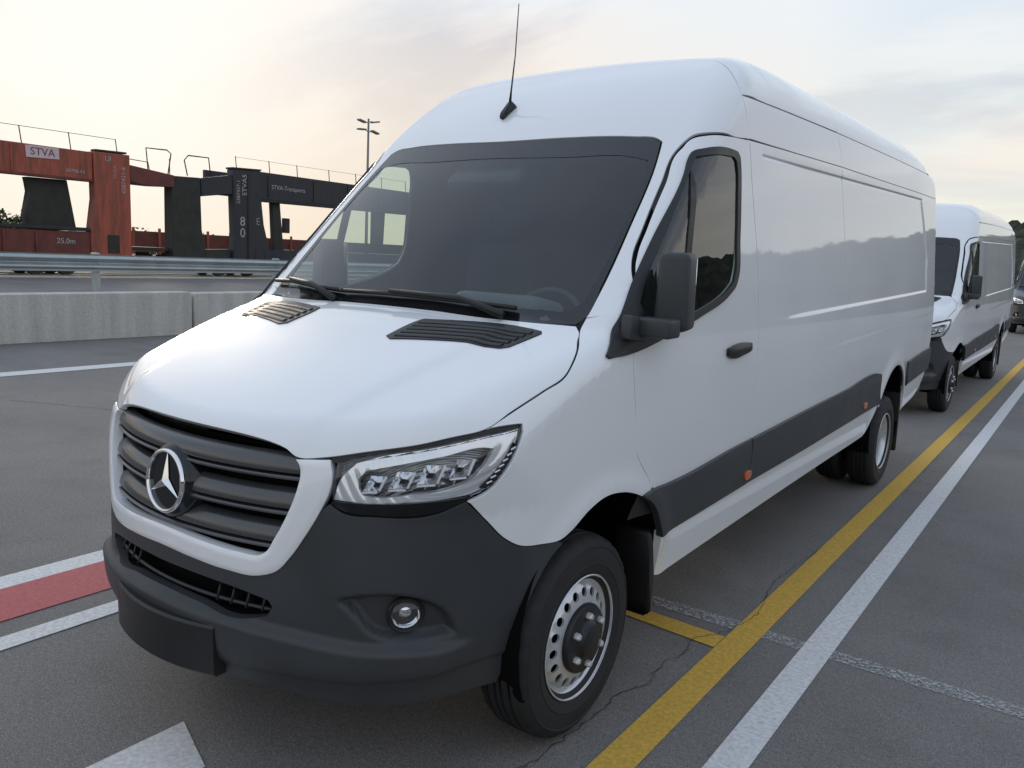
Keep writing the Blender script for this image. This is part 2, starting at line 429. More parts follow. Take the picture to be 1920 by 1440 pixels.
def area2(q): x, y = q[:, 0], q[:, 1]; return .5 * np.sum(x * np.roll(y, -1) - np.roll(x, -1) * y)
def outn(q):
    t = np.roll(q, -1, 0) - np.roll(q, 1, 0); t /= np.linalg.norm(t, axis=1, keepdims=True) + 1e-12
    return np.stack([t[:, 1], -t[:, 0]], -1)
def inside(q, loops):
    r = np.zeros(len(q), bool)
    for L in loops:
        x1, y1 = L[:, 0], L[:, 1]; x2, y2 = np.roll(x1, -1), np.roll(y1, -1)
        for a, b, c, d in zip(x1, y1, x2, y2):
            if b == d: continue
            cr = ((b > q[:, 1]) != (d > q[:, 1])) & (q[:, 0] < (c - a) * (q[:, 1] - b) / (d - b) + a)
            r ^= cr
    return r
def patch_arrays(fr, loops, h, off=0.0, flange=.012, gap=0.0, disp=None, extra=None):
    L2 = []
    for i, q in enumerate(loops):
        q = np.array(q, float)
        if (area2(q) > 0) != (i == 0): q = q[::-1].copy()
        if gap: q = q - outn(q) * gap
        L2.append(q)
    bnd = np.concatenate(L2); edges = []; k0 = 0; idx = []
    for q in L2:
        n = len(q); ids = [k0 + i for i in range(n)]; idx.append(ids)
        edges += [(ids[i], ids[(i + 1) % n]) for i in range(n)]; k0 += n
    lo = bnd.min(0); hi = bnd.max(0)
    hy = h * .866; rows = int((hi[1] - lo[1]) / hy) + 1; g = []
    for j in range(rows + 1):
        xs = np.arange(lo[0] + (.5 * h if j % 2 else 0), hi[0], h); g.append(np.stack([xs, np.full(len(xs), lo[1] + j * hy)], -1))
    g = np.concatenate(g); g = g[inside(g, L2)]
    if len(g):
        keep = np.ones(len(g), bool)
        for c in range(0, len(g), 2000):
            d = np.min(np.linalg.norm(g[c:c + 2000, None] - bnd[None], axis=2), axis=1); keep[c:c + 2000] = d > .55 * h
        g = g[keep]
    if extra is not None:
        ex = np.array(extra); ex = ex[inside(ex, L2)]
        ex = ex[[np.min(np.linalg.norm(bnd - e_, axis=1)) > .004 for e_ in ex]]
        kp = np.array([np.min(np.abs(ex - p_).max(1) if True else 0) > .021 for p_ in g])
        g = np.concatenate([g[kp], ex])
    q = np.concatenate([bnd, g])
    vo, eo, fo, _, _, _ = delaunay_2d_cdt([Vector(p) for p in q], edges, [], 0, 1e-7)
    qo = np.array([(v.x, v.y) for v in vo]); tri = np.array([f for f in fo], int)
    cen = qo[tri].mean(1); tri = tri[inside(cen, L2)]
    used = np.zeros(len(qo), bool); used[tri.ravel()] = True; used[:len(bnd)] = True
    remap = -np.ones(len(qo), int); remap[used] = np.arange(used.sum()); qo = qo[used]; tri = remap[tri]
    P = fr.to3(qo); N = grad(P)
    dd = disp(P, qo) if disp else 0.0
    P2 = P + N * (off + (dd[:, None] if disp else 0))
    a, b, c = P2[tri[:, 0]], P2[tri[:, 1]], P2[tri[:, 2]]
    fl = np.sum(np.cross(b - a, c - a) * N[tri[:, 0]], 1) < 0
    tri[fl] = tri[fl][:, [0, 2, 1]]
    V = [P2]; Fc = [tuple(t) for t in tri]; ln = [N[i] for t in tri for i in t]; nv = len(P2); nring = []
    if flange:
        for q, ids in zip(L2, idx):
            ids = remap[np.array(ids)]; o2 = outn(q); O = fr.to3(q + o2 * 1e-3) - fr.to3(q)
            n_ = N[ids]; O -= n_ * np.sum(O * n_, 1)[:, None]; O /= np.linalg.norm(O, axis=1, keepdims=True) + 1e-12
            r1 = P2[ids] + O * .0012 - n_ * .0018; r2 = P2[ids] + O * .0012 - n_ * flange
            base = nv; V += [r1, r2]; n = len(ids); nv += 2 * n
            for A, B, PA, PB, nA, nB in ((ids, base + np.arange(n), P2[ids], r1, (n_ + O) / 1.414, O), (base + np.arange(n), base + n + np.arange(n), r1, r2, O, O)):
                for i in range(n):
                    j = (i + 1) % n
                    f = [A[i], B[i], B[j], A[j]]; nn = [nA[i], nB[i], nB[j], nA[j]]
                    if np.dot(np.cross(PB[i] - PA[i], PA[j] - PA[i]), nn[1]) > 0: f = f[::-1]; nn = nn[::-1]
                    # keep the winding whose normal points along the flange normal
                    Fc.append(tuple(f[::-1])); ln += nn[::-1]
    return np.concatenate(V), Fc, ln, L2
def patch(name, fr, loops, h=.03, off=0.0, flange=.012, gap=0.0, disp=None, custom=True, extra=None):
    V, Fc, ln, _ = patch_arrays(fr, loops, h, off, flange, gap, disp, extra)
    me = mesh(name, V, Fc, True, ln if custom else None)
    if not custom:
        nf = [i for i, f in enumerate(Fc) if len(f) == 4]
        s = set()
        for i in nf:
            f = Fc[i]
            for a, b in ((f[0], f[-1]), (f[1], f[2])): s.add((min(a, b), max(a, b)))
        for e in me.edges:
            if e.key in s: e.use_edge_sharp = True
    return me
def mir(pts):
    """closed symmetric outline: left-half points from centre to centre -> whole"""
    a = [tuple(p) for p in pts]; b = [(-p[0],) + tuple(p[1:]) for p in reversed(a) if abs(p[0]) > 1e-9]
    return a + b

# ------------------------------------------------------------------ ground
def asphalt():
    m = bpy.data.materials.new('asphalt'); m.use_nodes = True; t = m.node_tree; b = t.nodes['Principled BSDF']
    g = t.nodes.new('ShaderNodeNewGeometry')
    def noise(sc, det=5, ro=.55):
        n = t.nodes.new('ShaderNodeTexNoise'); n.inputs['Scale'].default_value = sc; n.inputs['Detail'].default_value = det; n.inputs['Roughness'].default_value = ro
        t.links.new(g.outputs['Position'], n.inputs['Vector']); return n.outputs[0]
    def mr(x, a, b_, c, d):
        n = t.nodes.new('ShaderNodeMapRange'); t.links.new(x, n.inputs[0])
        for i, v in enumerate((a, b_, c, d)): n.inputs[i + 1].default_value = v
        return n.outputs[0]
    def mul(a, c):
        n = t.nodes.new('ShaderNodeMath'); n.operation = 'MULTIPLY'; t.links.new(a, n.inputs[0]); t.links.new(c, n.inputs[1]); return n.outputs[0]
    fine = mr(noise(150, 3, .75), .3, .7, .45, 1.62); mid = mr(noise(48, 5, .65), .3, .7, .82, 1.18)
    big = mr(noise(.55, 7, .65), .3, .7, .84, 1.12); stain = mr(noise(1.9, 8, .7), .50, .70, 1.0, .84)
    vo = t.nodes.new('ShaderNodeTexVoronoi'); vo.inputs['Scale'].default_value = 120; t.links.new(g.outputs['Position'], vo.inputs['Vector'])
    chip = mr(vo.outputs['Distance'], .08, .30, 1.5, 1.0)
    f = mul(mul(mul(fine, mid), mul(big, stain)), chip)
    sc = t.nodes.new('ShaderNodeVectorMath'); sc.operation = 'SCALE'; sc.inputs[0].default_value = (.182, .172, .162); t.links.new(f, sc.inputs['Scale'])
    t.links.new(sc.outputs[0], b.inputs['Base Color'])
    b.inputs['Roughness'].default_value = .86; b.inputs['Specular IOR Level'].default_value = .35
    bp = t.nodes.new('ShaderNodeBump'); bp.inputs['Strength'].default_value = .5; bp.inputs['Distance'].default_value = .004
    t.links.new(noise(170, 3, .7), bp.inputs['Height']); t.links.new(bp.outputs[0], b.inputs['Normal'])
    return m
def worn(name, col, thr, soft=.08, sc=18.0):
    m = bpy.data.materials.new(name); m.use_nodes = True; t = m.node_tree; b = t.nodes['Principled BSDF']
    g = t.nodes.new('ShaderNodeNewGeometry')
    n = t.nodes.new('ShaderNodeTexNoise'); n.inputs['Scale'].default_value = sc; n.inputs['Detail'].default_value = 8; n.inputs['Roughness'].default_value = .72
    t.links.new(g.outputs['Position'], n.inputs['Vector'])
    a = t.nodes.new('ShaderNodeMapRange'); a.inputs[1].default_value = thr - soft; a.inputs[2].default_value = thr + soft; t.links.new(n.outputs[0], a.inputs[0])
    t.links.new(a.outputs[0], b.inputs['Alpha'])
    n2_ = t.nodes.new('ShaderNodeTexNoise'); n2_.inputs['Scale'].default_value = 60; n2_.inputs['Detail'].default_value = 5
    t.links.new(g.outputs['Position'], n2_.inputs['Vector'])
    mr = t.nodes.new('ShaderNodeMapRange'); mr.inputs[1].default_value = .3; mr.inputs[2].default_value = .7; mr.inputs[3].default_value = .78; mr.inputs[4].default_value = 1.12
    t.links.new(n2_.outputs[0], mr.inputs[0])
    s_ = t.nodes.new('ShaderNodeVectorMath'); s_.operation = 'SCALE'; s_.inputs[0].default_value = col; t.links.new(mr.outputs[0], s_.inputs['Scale'])
    t.links.new(s_.outputs[0], b.inputs['Base Color']); b.inputs['Roughness'].default_value = .8
    return m
ASPH = asphalt()
gnd = sheet('asphalt_ground', [(-900, -900), (900, -900), (900, 900), (-900, 900)], 0.0, m=ASPH)
YEL = worn('yellow_marking', (.62, .38, .06), .27, .06); WHI = worn('white_marking', (.66, .66, .65), .31, .07)
RED = worn('red_marking', (.44, .10, .105), .27, .07); OLD = worn('worn_white_marking', (.50, .50, .50), .53, .09, 70)
def line(name, x0, x1, y0, y1, m, z=.004):
    n = 40; pts = [(x0 + .0, y) for y in np.linspace(y0, y1, n)] + [(x1, y) for y in np.linspace(y1, y0, n)]
    return sheet(name, pts, z, m=m)
line('yellow_line', 1.094, 1.221, -6, 70, YEL); line('white_line', 1.394, 1.517, -6, 70, WHI)
line('white_line', -1.872, -1.722, -8, 70, WHI); line('red_line', -1.722, -1.372, -8, 70, RED); line('white_line', -1.222, -1.104, -8, 70, WHI)
line('white_line', -8.21, -7.91, -40, 120, WHI)
sheet('yellow_line', [(.30, 1.10), (1.092, 1.055), (1.092, .922), (.30, .99)], .0044, m=YEL)
sheet('worn_line', [(.30, 1.255), (1.09, 1.262), (1.09, 1.155), (.30, 1.16)], .004, m=OLD)
sheet('worn_line', [(1.223, 1.255), (1.392, 1.25), (1.392, 1.15), (1.223, 1.155)], .004, m=OLD)
sheet('worn_line', [(1.519, 1.25), (6.0, 1.27), (6.0, 1.165), (1.519, 1.152)], .004, m=OLD)
sheet('white_arrow', [(-.123, -.850), (.152, -.953), (.20, -1.9), (-.125, -1.9)], .004, m=WHI)
sheet('worn_line', [(-8.0, 40.0), (8.0, 40.0), (8.0, 40.3), (-8.0, 40.3)], .0045, m=WHI)
CRK = mat('crack_tar', (.035, .034, .033), .8, var=.2)
def crack(pts, w):
    pts = np.array(pts, float); L = smooth_loop(pts, .025, closed=False, ang=170); L = L + rng.normal(0, .006, L.shape)
    t = np.gradient(L, axis=0); t /= np.linalg.norm(t, axis=1, keepdims=True); n = np.stack([t[:, 1], -t[:, 0]], -1)
    ww = w * (.35 + rng.rand(len(L))) [:, None]
    a = L + n * ww; b = L - n * ww; V = [(x, y, .0062) for x, y in a] + [(x, y, .0062) for x, y in b]; k = len(L)
    me = mesh('crack', V, [(i, i + 1, k + i + 1, k + i) for i in range(k - 1)], False)
    o = add('crack', me, gnd, CRK); return o
crack([(1.06, 1.06), (.989, .939), (1.013, .797), (.985, .599), (1.003, .412), (.966, .328), (.961, .129), (.949, -.091), (.94, -.25), (.90, -.5)], .0022)
crack([(1.06, 1.06), (1.12, 1.35), (1.06, 1.8), (1.1, 2.6)], .0014)
crack([(-6.4, 1.3), (-5.9, 1.55), (-5.4, 1.75), (-5.0, 1.9), (-4.6, 2.3), (-4.8, 3.2)], .004)
crack([(-5.0, 1.9), (-5.1, 2.3), (-5.0, 2.9)], .003)
crack([(2.6, 3.0), (3.4, 3.5), (4.1, 3.4), (5.2, 4.0)], .003)

# ------------------------------------------------------------------ hills on the right, far ridge on the left
def hill(name, prof, r0, r1, col, nr=26, step=.3, rough=1.6):
    az = np.arange(prof[0][0], prof[-1][0] + .01, step); V = []; Fc = []
    el = np.interp(az, [p[0] for p in prof], [p[1] for p in prof])
    ph = rng.rand(12) * 6.28
    for i, a in enumerate(az):
        wob = sum(math.sin(a * f_ + p_) / f_ for f_, p_ in zip((.35, .9, 1.7, 3.1, 5.3), ph)) * .8
        for j in range(nr):
            u = j / (nr - 1); r = r0 + (r1 - r0) * u
            h = math.tan(R(max(el[i] + wob * .05, .02))) * r1 * (u**.8) * (1.0 if u < .999 else .94)
            h += (rng.rand() - .5) * rough * (u > .02) + (rng.rand() - .5) * rough * .6 * (u > .5)
            V.append((r * math.sin(R(a)), r * math.cos(R(a)), max(h, -.5) if j else -1.0))
    for i in range(len(az) - 1):
        for j in range(nr - 1): Fc.append((i * nr + j, i * nr + j + 1, (i + 1) * nr + j + 1, (i + 1) * nr + j))
    m = mat(name + '_cover', col, .95, var=.55, vscale=.09, spec=.1)
    return tag(add(name, mesh(name, V, Fc, False), None, m), kind='structure')
hill('wooded_hill', [(-13, .4), (-9, 3.0), (-5, 3.9), (5, 4.6), (30, 4.7), (60, 5.4), (90, 5.7), (120, 5.6), (150, 4.6), (178, 3.0), (185, .6)], 120, 230, (.050, .056, .038))
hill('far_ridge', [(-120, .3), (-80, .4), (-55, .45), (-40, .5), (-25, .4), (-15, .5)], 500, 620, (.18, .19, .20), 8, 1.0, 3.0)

# ------------------------------------------------------------------ concrete barrier wall
def concrete():
    m = bpy.data.materials.new('concrete'); m.use_nodes = True; t = m.node_tree; b = t.nodes['Principled BSDF']
    g = t.nodes.new('ShaderNodeNewGeometry'); mp = t.nodes.new('ShaderNodeMapping'); mp.inputs['Scale'].default_value = (1, 4.5, .35)
    t.links.new(g.outputs['Position'], mp.inputs[0])
    n = t.nodes.new('ShaderNodeTexNoise'); n.inputs['Scale'].default_value = 1.0; n.inputs['Detail'].default_value = 8; n.inputs['Roughness'].default_value = .6; t.links.new(mp.outputs[0], n.inputs['Vector'])
    n2_ = t.nodes.new('ShaderNodeTexNoise'); n2_.inputs['Scale'].default_value = 30; n2_.inputs['Detail'].default_value = 5; t.links.new(g.outputs['Position'], n2_.inputs['Vector'])
    r_ = t.nodes.new('ShaderNodeValToRGB'); r_.color_ramp.elements[0].position = .32; r_.color_ramp.elements[0].color = (.44, .425, .39, 1); r_.color_ramp.elements[1].position = .66; r_.color_ramp.elements[1].color = (.57, .555, .515, 1)
    t.links.new(n.outputs[0], r_.inputs[0])
    mr = t.nodes.new('ShaderNodeMapRange'); mr.inputs[1].default_value = .3; mr.inputs[2].default_value = .7; mr.inputs[3].default_value = .88; mr.inputs[4].default_value = 1.1; t.links.new(n2_.outputs[0], mr.inputs[0])
    s_ = t.nodes.new('ShaderNodeVectorMath'); s_.operation = 'SCALE'; t.links.new(r_.outputs[0], s_.inputs[0]); t.links.new(mr.outputs[0], s_.inputs['Scale'])
    t.links.new(s_.outputs[0], b.inputs['Base Color']); b.inputs['Roughness'].default_value = .9
    return m
CONC = concrete()
wall = empty('barrier_wall', (-11, 6, 0)); tag(wall, 'low pale concrete barrier wall behind the lane on the left', 'wall')
bk = prism('concrete_block', [(.02, 0), (.02, .70), (.05, .74), (5.95, .76), (5.98, .72), (5.98, 0)], -.16, .16, .012)
for k in range(-4, 9):
    o = add('concrete_block', bk, wall, CONC); o.location = (0, .28 + 6 * k - 6, 0)

# ------------------------------------------------------------------ guard rail
GALV = mat('galvanised_steel', (.40, .44, .45), .42, metal=.75, var=.12, vscale=3)
gr = empty('guard_rail', (-12.5, 5.45, 0)); tag(gr, 'galvanised steel guard rail on posts behind the concrete wall', 'guard rail')
wprof = [(.03, 1.335), (.028, 1.325), (.0, 1.315), (.055, 1.285), (.075, 1.262), (.055, 1.235), (.0, 1.20), (-.008, 1.185), (.0, 1.17), (.055, 1.135), (.075, 1.108), (.055, 1.085), (.0, 1.055), (.028, 1.045), (.03, 1.035)]
def wbeam():
    V = []; Fc = []; n = len(wprof)
    for y in (0.0, 4.0):
        for x, z in wprof: V.append((x, y, z))
    for k in range(n - 1): Fc.append((k, n + k, n + k + 1, k + 1))
    return mesh('rail_beam', V, Fc, True)
wb_ = wbeam(); gp = rbox('rail_post', (.09, .13, 1.36), .006, 1, (-.055, 0, .68)); gs = rbox('rail_spacer', (.05, .10, .26), .006, 1, (-.02, 0, 1.185))
gb = lathe('rail_bolt', [(.018, .0), (.018, .012), (.010, .018), (0, .018)], 8, 40)
for k in range(-5, 9):
    o = add('rail_beam', wb_, gr, GALV); o.location = (.03 + .004 * (k % 2), 4 * k - .06, 0)
    o = add('rail_post', gp, gr, GALV); o.location = (0, 4 * k, 0)
    o = add('rail_spacer', gs, gr, GALV); o.location = (0.01, 4 * k, 0)
    o = add('rail_bolt', gb, gr, GALV); o.location = (.06, 4 * k, 1.185)
    if k in (-1, 0, 1):
        pass
# light fittings hung under the rail are wheels of the wagons behind

# ------------------------------------------------------------------ railway: ballast, rails, wagons
BAL = mat('ballast', (.46, .43, .35), .95, var=.25, vscale=6, bump=.4, bscale=60)
tag(add('ballast_bed', rbox('ballast_bed', (4.2, 340, .08), .03, 1, (-33.2, 50, -.01)), None, BAL), kind='structure')
RAILM = mat('rail_steel', (.16, .13, .11), .5, metal=.7, var=.2)
for x in (-32.4, -33.9): tag(add('steel_rail', rbox('steel_rail', (.07, 300, .04), .005, 1, (x, 40, .045)), None, RAILM), kind='structure')
def grimy(name, a_, b_, rough=.6):
    m = bpy.data.materials.new(name); m.use_nodes = True; t = m.node_tree; b = t.nodes['Principled BSDF']
    g = t.nodes.new('ShaderNodeNewGeometry'); mp = t.nodes.new('ShaderNodeMapping'); mp.inputs['Scale'].default_value = (1, 3.2, .45); t.links.new(g.outputs['Position'], mp.inputs[0])
    n = t.nodes.new('ShaderNodeTexNoise'); n.inputs['Scale'].default_value = 1.3; n.inputs['Detail'].default_value = 9; n.inputs['Roughness'].default_value = .68; t.links.new(mp.outputs[0], n.inputs['Vector'])
    r_ = t.nodes.new('ShaderNodeValToRGB'); r_.color_ramp.elements[0].position = .36; r_.color_ramp.elements[0].color = (*b_, 1); r_.color_ramp.elements[1].position = .60; r_.color_ramp.elements[1].color = (*a_, 1)
    t.links.new(n.outputs[0], r_.inputs[0]); t.links.new(r_.outputs[0], b.inputs['Base Color']); b.inputs['Roughness'].default_value = rough
    return m
RUST = grimy('red_wagon_paint', (.42, .095, .052), (.20, .062, .038)); RUSTD = mat('dark_red_paint', (.15, .040, .030), .65, var=.3, vscale=2)
OLIV = mat('grimy_dark_paint', (.030, .030, .024), .7, var=.4, vscale=2.5); BLUEK = grimy('blue_black_paint', (.024, .028, .040), (.040, .036, .030))
LETTER = mat('white_lettering', (.42, .40, .38), .6, var=.1); PINK = mat('pale_plate', (.66, .50, .52), .6, var=.06)
def text(s_, size, parent, loc, m, vertical=False, ext=.004):
    c = bpy.data.curves.new('lettering', 'FONT'); c.body = s_; c.size = size; c.align_x = 'CENTER'; c.align_y = 'CENTER'; c.extrude = ext
    o = bpy.data.objects.new('lettering', c); COL.objects.link(o)
    dg = bpy.context.evaluated_depsgraph_get(); me = bpy.data.meshes.new_from_object(o.evaluated_get(dg)); bpy.data.objects.remove(o)
    # face +x, reading towards +y
    Mx = Matrix(((0, 0, 1, 0), (1, 0, 0, 0), (0, 1, 0, 0), (0, 0, 0, 1)))
    if vertical: Mx = Mx @ Matrix.Rotation(R(90), 4, 'Z')
    me.transform(Mx); me.materials.clear()
    o = add('lettering', me, parent, m); o.location = loc
    return o
whl = lathe('wagon_wheel', [(0, .05), (.10, .05), (.12, .0), (.38, -.01), (.40, .05), (.46, .06), (.46, -.06), (.49, -.075), (.49, -.09), (0, -.09)], 28, 30)
NX = -32.0
def wagon(name, y0, label, members, wheels, rails, lets, base_m, ribs=()):
    w = empty(name, (-33.2, y0, 0)); tag(w, label, 'rail wagon', 'car carrier wagons behind the guard rail')
    for nm, poly, m_, x0, x1 in members:
        add(nm, prism(nm, [(y - y0, z) for y, z in poly], x0 + 33.2, x1 + 33.2, .02), w, m_)
    for y_, z0_, z1_, w_, m_ in ribs:
        add('stiffener', rbox('stiffener', (.05, w_, z1_ - z0_), .008, 1, (NX + 33.2 + .026, y_ - y0, (z0_ + z1_) / 2)), w, m_)
    for y in wheels:
        for x in (.72, -.75):
            o = add('wagon_wheel', whl, w, OLIV); o.location = (x, y - y0, .52); 
            if x < 0: o.rotation_euler = (0, 0, math.pi)
    for i in range(0, len(wheels) - 1, 2):
        ya, yb = wheels[i] - y0, wheels[i + 1] - y0
        add('bogie_frame', prism('bogie_frame', [(ya - .5, .55), (ya - .2, .80), (yb + .2, .80), (yb + .5, .55), (yb + .2, .5), ((ya + yb) / 2, .38), (ya - .2, .5)], .82, .95, .02), w, OLIV)
    for pts, r_ in rails:
        add('hand_rail', tube('hand_rail', [(x + 33.2, y - y0, z) for x, y, z in pts], r_, 6), w, OLIV)
    for s_, size, y, z, vert, x, m_ in lets: text(s_, size, w, (x + 33.2, y - y0, z), m_, vert)
    return w
NX = -32.0
def rpost(y, z0, z1, dy=.06): return ([(NX - .05, y + dy, z0), (NX - .05, y, z1)], .022)
red = wagon('car_carrier_wagon', 12.0, 'red two-deck car carrier wagon with a white lettered plate on its beam', [
    ('upper_beam', [(-6, 5.12), (15.7, 5.06), (15.7, 3.95), (-6, 3.90)], RUST, NX - .18, NX),
    ('beam_flange', [(-6, 3.92), (15.7, 3.96), (15.7, 3.86), (-6, 3.80)], RUSTD, NX - .30, NX + .06),
    ('upper_beam', [(-6, 5.10), (17.2, 5.05), (17.2, 4.10), (-6, 4.05)], RUSTD, NX - 2.5, NX - 2.3),
    ('upper_deck', [(-6, 4.16), (19.4, 4.16), (19.4, 4.06), (-6, 4.06)], RUSTD, NX - 2.28, NX - .20),
    ('post', [(15.72, 5.10), (17.30, 5.13), (17.32, .36), (15.55, .36), (15.55, 1.8), (15.78, 3.2)], RUST, NX - .42, NX + .03),
    ('post_cap', [(15.85, 5.13), (17.2, 5.16), (17.2, 5.24), (15.85, 5.21)], OLIV, NX - .40, NX),
    ('hatch', [(16.25, 1.0), (16.75, 1.0), (16.75, 1.75), (16.25, 1.75)], OLIV, NX + .032, NX + .05),
    ('inner_post', [(13.30, 3.84), (14.82, 3.86), (15.15, 1.85), (13.30, 1.80), (13.20, 2.4), (13.42, 3.3)], OLIV, NX - .80, NX - .32),
    ('lower_deck', [(-6, 1.80), (15.54, 1.83), (15.54, .90), (-6, .86)], RUSTD, NX - .20, NX - .02),
    ('deck_edge', [(-6, 1.98), (15.54, 2.00), (15.54, 1.86), (-6, 1.83)], OLIV, NX - .45, NX + .04),
    ('floor_plate', [(-6, 1.30), (19.4, 1.30), (19.4, 1.16), (-6, 1.16)], OLIV, NX - 2.3, NX - .25),
    ('ramp_beam', [(17.33, 4.74), (19.4, 4.52), (19.4, 4.0), (18.2, 3.93), (17.6, 4.04), (17.33, 4.04)], RUSTD, NX - .30, NX - .02),
    ('end_post', [(19.30, 4.50), (20.72, 4.55), (20.75, 2.2), (20.95, 1.4), (20.95, .45), (19.28, .45)], OLIV, NX - .7, NX - .05),
    ('under_frame', [(-6, .84), (19.2, .86), (19.2, .62), (-6, .60)], OLIV, NX - 1.9, NX - .55)],
    [13.55, 14.75, -3.5, -2.2],
    [rpost(y, 5.06, 5.72, .08) for y in (-3, -1, 1, 3, 5, 7, 9, 11, 12.94, 14.80, 16.73)] + [([(NX - .05, y, 5.70) for y in np.linspace(-3, 16.73, 20)], .012)] +
    [([(NX - .1, 18.2, 4.60), (NX - .1, 18.12, 5.55), (NX - .1, 19.1, 5.58), (NX - .1, 19.3, 5.45), (NX - .1, 19.14, 4.55)], .03), ([(NX - .6, 17.4, 5.05), (NX - .6, 18.5, 5.0), (NX - .6, 18.6, 4.5)], .02)],
    [('68798-43', .20, 15.0, 4.22, False, NX + .012, LETTER), ('4387421-6', .26, 17.0, 4.05, True, NX + .042, LETTER), ('TA12,5t', .17, 16.62, 4.35, True, NX + .042, LETTER), ('UI', .30, 16.35, 4.86, False, NX + .042, LETTER), ('25,0m', .30, 14.55, 1.42, False, NX - .010, LETTER)], RUST,
    [(y_, 3.98, 5.02, .07, RUST) for y_ in (-4, -1.5, 1, 3.5, 6, 8.5, 11, 12.6)] + [(y_, .92, 1.78, .10, RUSTD) for y_ in (1, 3, 5, 7, 9, 11, 12.2, 13.4)])
pl = add('name_plate', prism('name_plate', [(13.11 - 12, 5.02), (14.38 - 12, 5.04), (14.38 - 12, 4.60), (13.13 - 12, 4.56)], 1.2 + .012, 1.2 + .03, .004), red, PINK)
text('STVA', .40, red, (1.2 + .032, 13.75 - 12, 4.80), mat('plate_lettering', (.13, .06, .07), .6, var=.1))
blk = wagon('car_carrier_wagon', 26.0, 'blue-black two-deck car carrier wagon to the right of the red one', [
    ('end_beam', [(20.76, 4.54), (22.44, 4.86), (22.44, 3.97), (20.76, 3.72)], BLUEK, NX - .35, NX - .02),
    ('post', [(22.42, 5.13), (24.02, 5.20), (24.06, 3.70), (24.20, 2.6), (24.60, 1.26), (24.62, .40), (22.38, .40), (22.55, 2.0)], BLUEK, NX - .45, NX + .03),
    ('post_rib', [(23.25, 5.0), (23.33, 5.0), (23.33, .6), (23.25, .6)], OLIV, NX + .032, NX + .08),
    ('post_cap', [(22.38, 5.14), (24.05, 5.21), (24.05, 5.29), (22.38, 5.22)], OLIV, NX - .5, NX + .06),
    ('upper_beam', [(24.04, 5.18), (46, 5.10), (46, 4.0), (24.04, 3.86)], BLUEK, NX - .18, NX),
    ('beam_flange', [(24.04, 3.86), (46, 4.0), (46, 3.88), (24.04, 3.74)], OLIV, NX - .30, NX + .06),
    ('upper_beam', [(22.5, 5.16), (46, 5.08), (46, 4.1), (22.5, 4.0)], BLUEK, NX - 2.5, NX - 2.3),
    ('upper_deck', [(20.8, 4.20), (46, 4.20), (46, 4.10), (20.8, 4.10)], OLIV, NX - 2.28, NX - .20),
    ('inner_post', [(24.90, 3.76), (25.38, 3.78), (25.56, 1.9), (25.66, 1.2), (25.0, 1.2), (25.02, 1.9)], OLIV, NX - .5, NX - .2),
    ('inner_post', [(32.05, 3.85), (32.95, 3.85), (32.85, 1.95), (32.05, 1.95)], OLIV, NX - .5, NX - .2),
    ('inner_post', [(35.0, 3.85), (36.1, 3.85), (36.1, 1.95), (34.85, 1.95)], OLIV, NX - .5, NX - .2),
    ('inner_post', [(36.8, 3.85), (38.2, 3.85), (38.3, 1.95), (36.8, 1.95)], OLIV, NX - .5, NX - .2),
    ('inner_post', [(39.9, 3.85), (42.5, 3.85), (42.5, 1.95), (39.7, 1.95)], OLIV, NX - .5, NX - .2),
    ('cargo_load', [(29.0, 1.45), (46, 1.45), (46, 2.05), (29.0, 2.0)], OLIV, NX - 2.0, NX - .3),
    ('signal_box', [(25.72, 3.05), (26.1, 3.05), (26.1, 2.3), (25.72, 2.3)], OLIV, NX - .5, NX - .3),
    ('lower_deck', [(24.63, 1.42), (46, 1.42), (46, .86), (24.63, .86)], BLUEK, NX - .20, NX - .02),
    ('buffer_beam', [(20.98, 1.30), (22.37, 1.36), (22.37, .70), (20.98, .70)], OLIV, NX - .6, NX - .1),
    ('under_frame', [(21.4, .84), (46, .86), (46, .62), (21.4, .60)], OLIV, NX - 1.9, NX - .55)],
    [22.0, 23.6, 40, 41.4],
    [rpost(y, 5.16, 5.75, .06) for y in (22.62, 24.56, 26.3, 28.45, 30.4, 32.4, 34.4)] + [([(NX - .05, y, 5.72) for y in np.linspace(22.6, 34.4, 14)], .008)] +
    [([(NX - .1, 20.1, 4.58), (NX - .1, 19.95, 5.25), (NX - .1, 20.15, 5.48), (NX - .1, 21.2, 5.50), (NX - .1, 21.3, 4.68)], .03), ([(NX - .7, 19.6, 4.6), (NX - .7, 19.6, 5.3)], .022)],
    [('2387437-1', .26, 22.72, 4.10, True, NX + .042, LETTER), ('STVA5', .36, 23.08, 4.45, True, NX + .042, LETTER), ('8', .62, 22.95, 2.70, False, NX + .042, LETTER), ('0', .62, 22.95, 2.15, False, NX + .042, LETTER), ('E', .50, 23.85, 2.75, False, NX + .042, mat('grey_lettering', (.26, .27, .25), .6, var=.1)), ('STVA-Transports', .30, 25.75, 4.50, False, NX + .012, LETTER)], BLUEK,
    [(y_, 4.0, 5.06, .07, BLUEK) for y_ in (24.5, 27.4, 29.8, 32.2, 34.6)] + [(24.3, .5, 1.2, .06, OLIV), (23.7, .5, 1.4, .05, OLIV)])
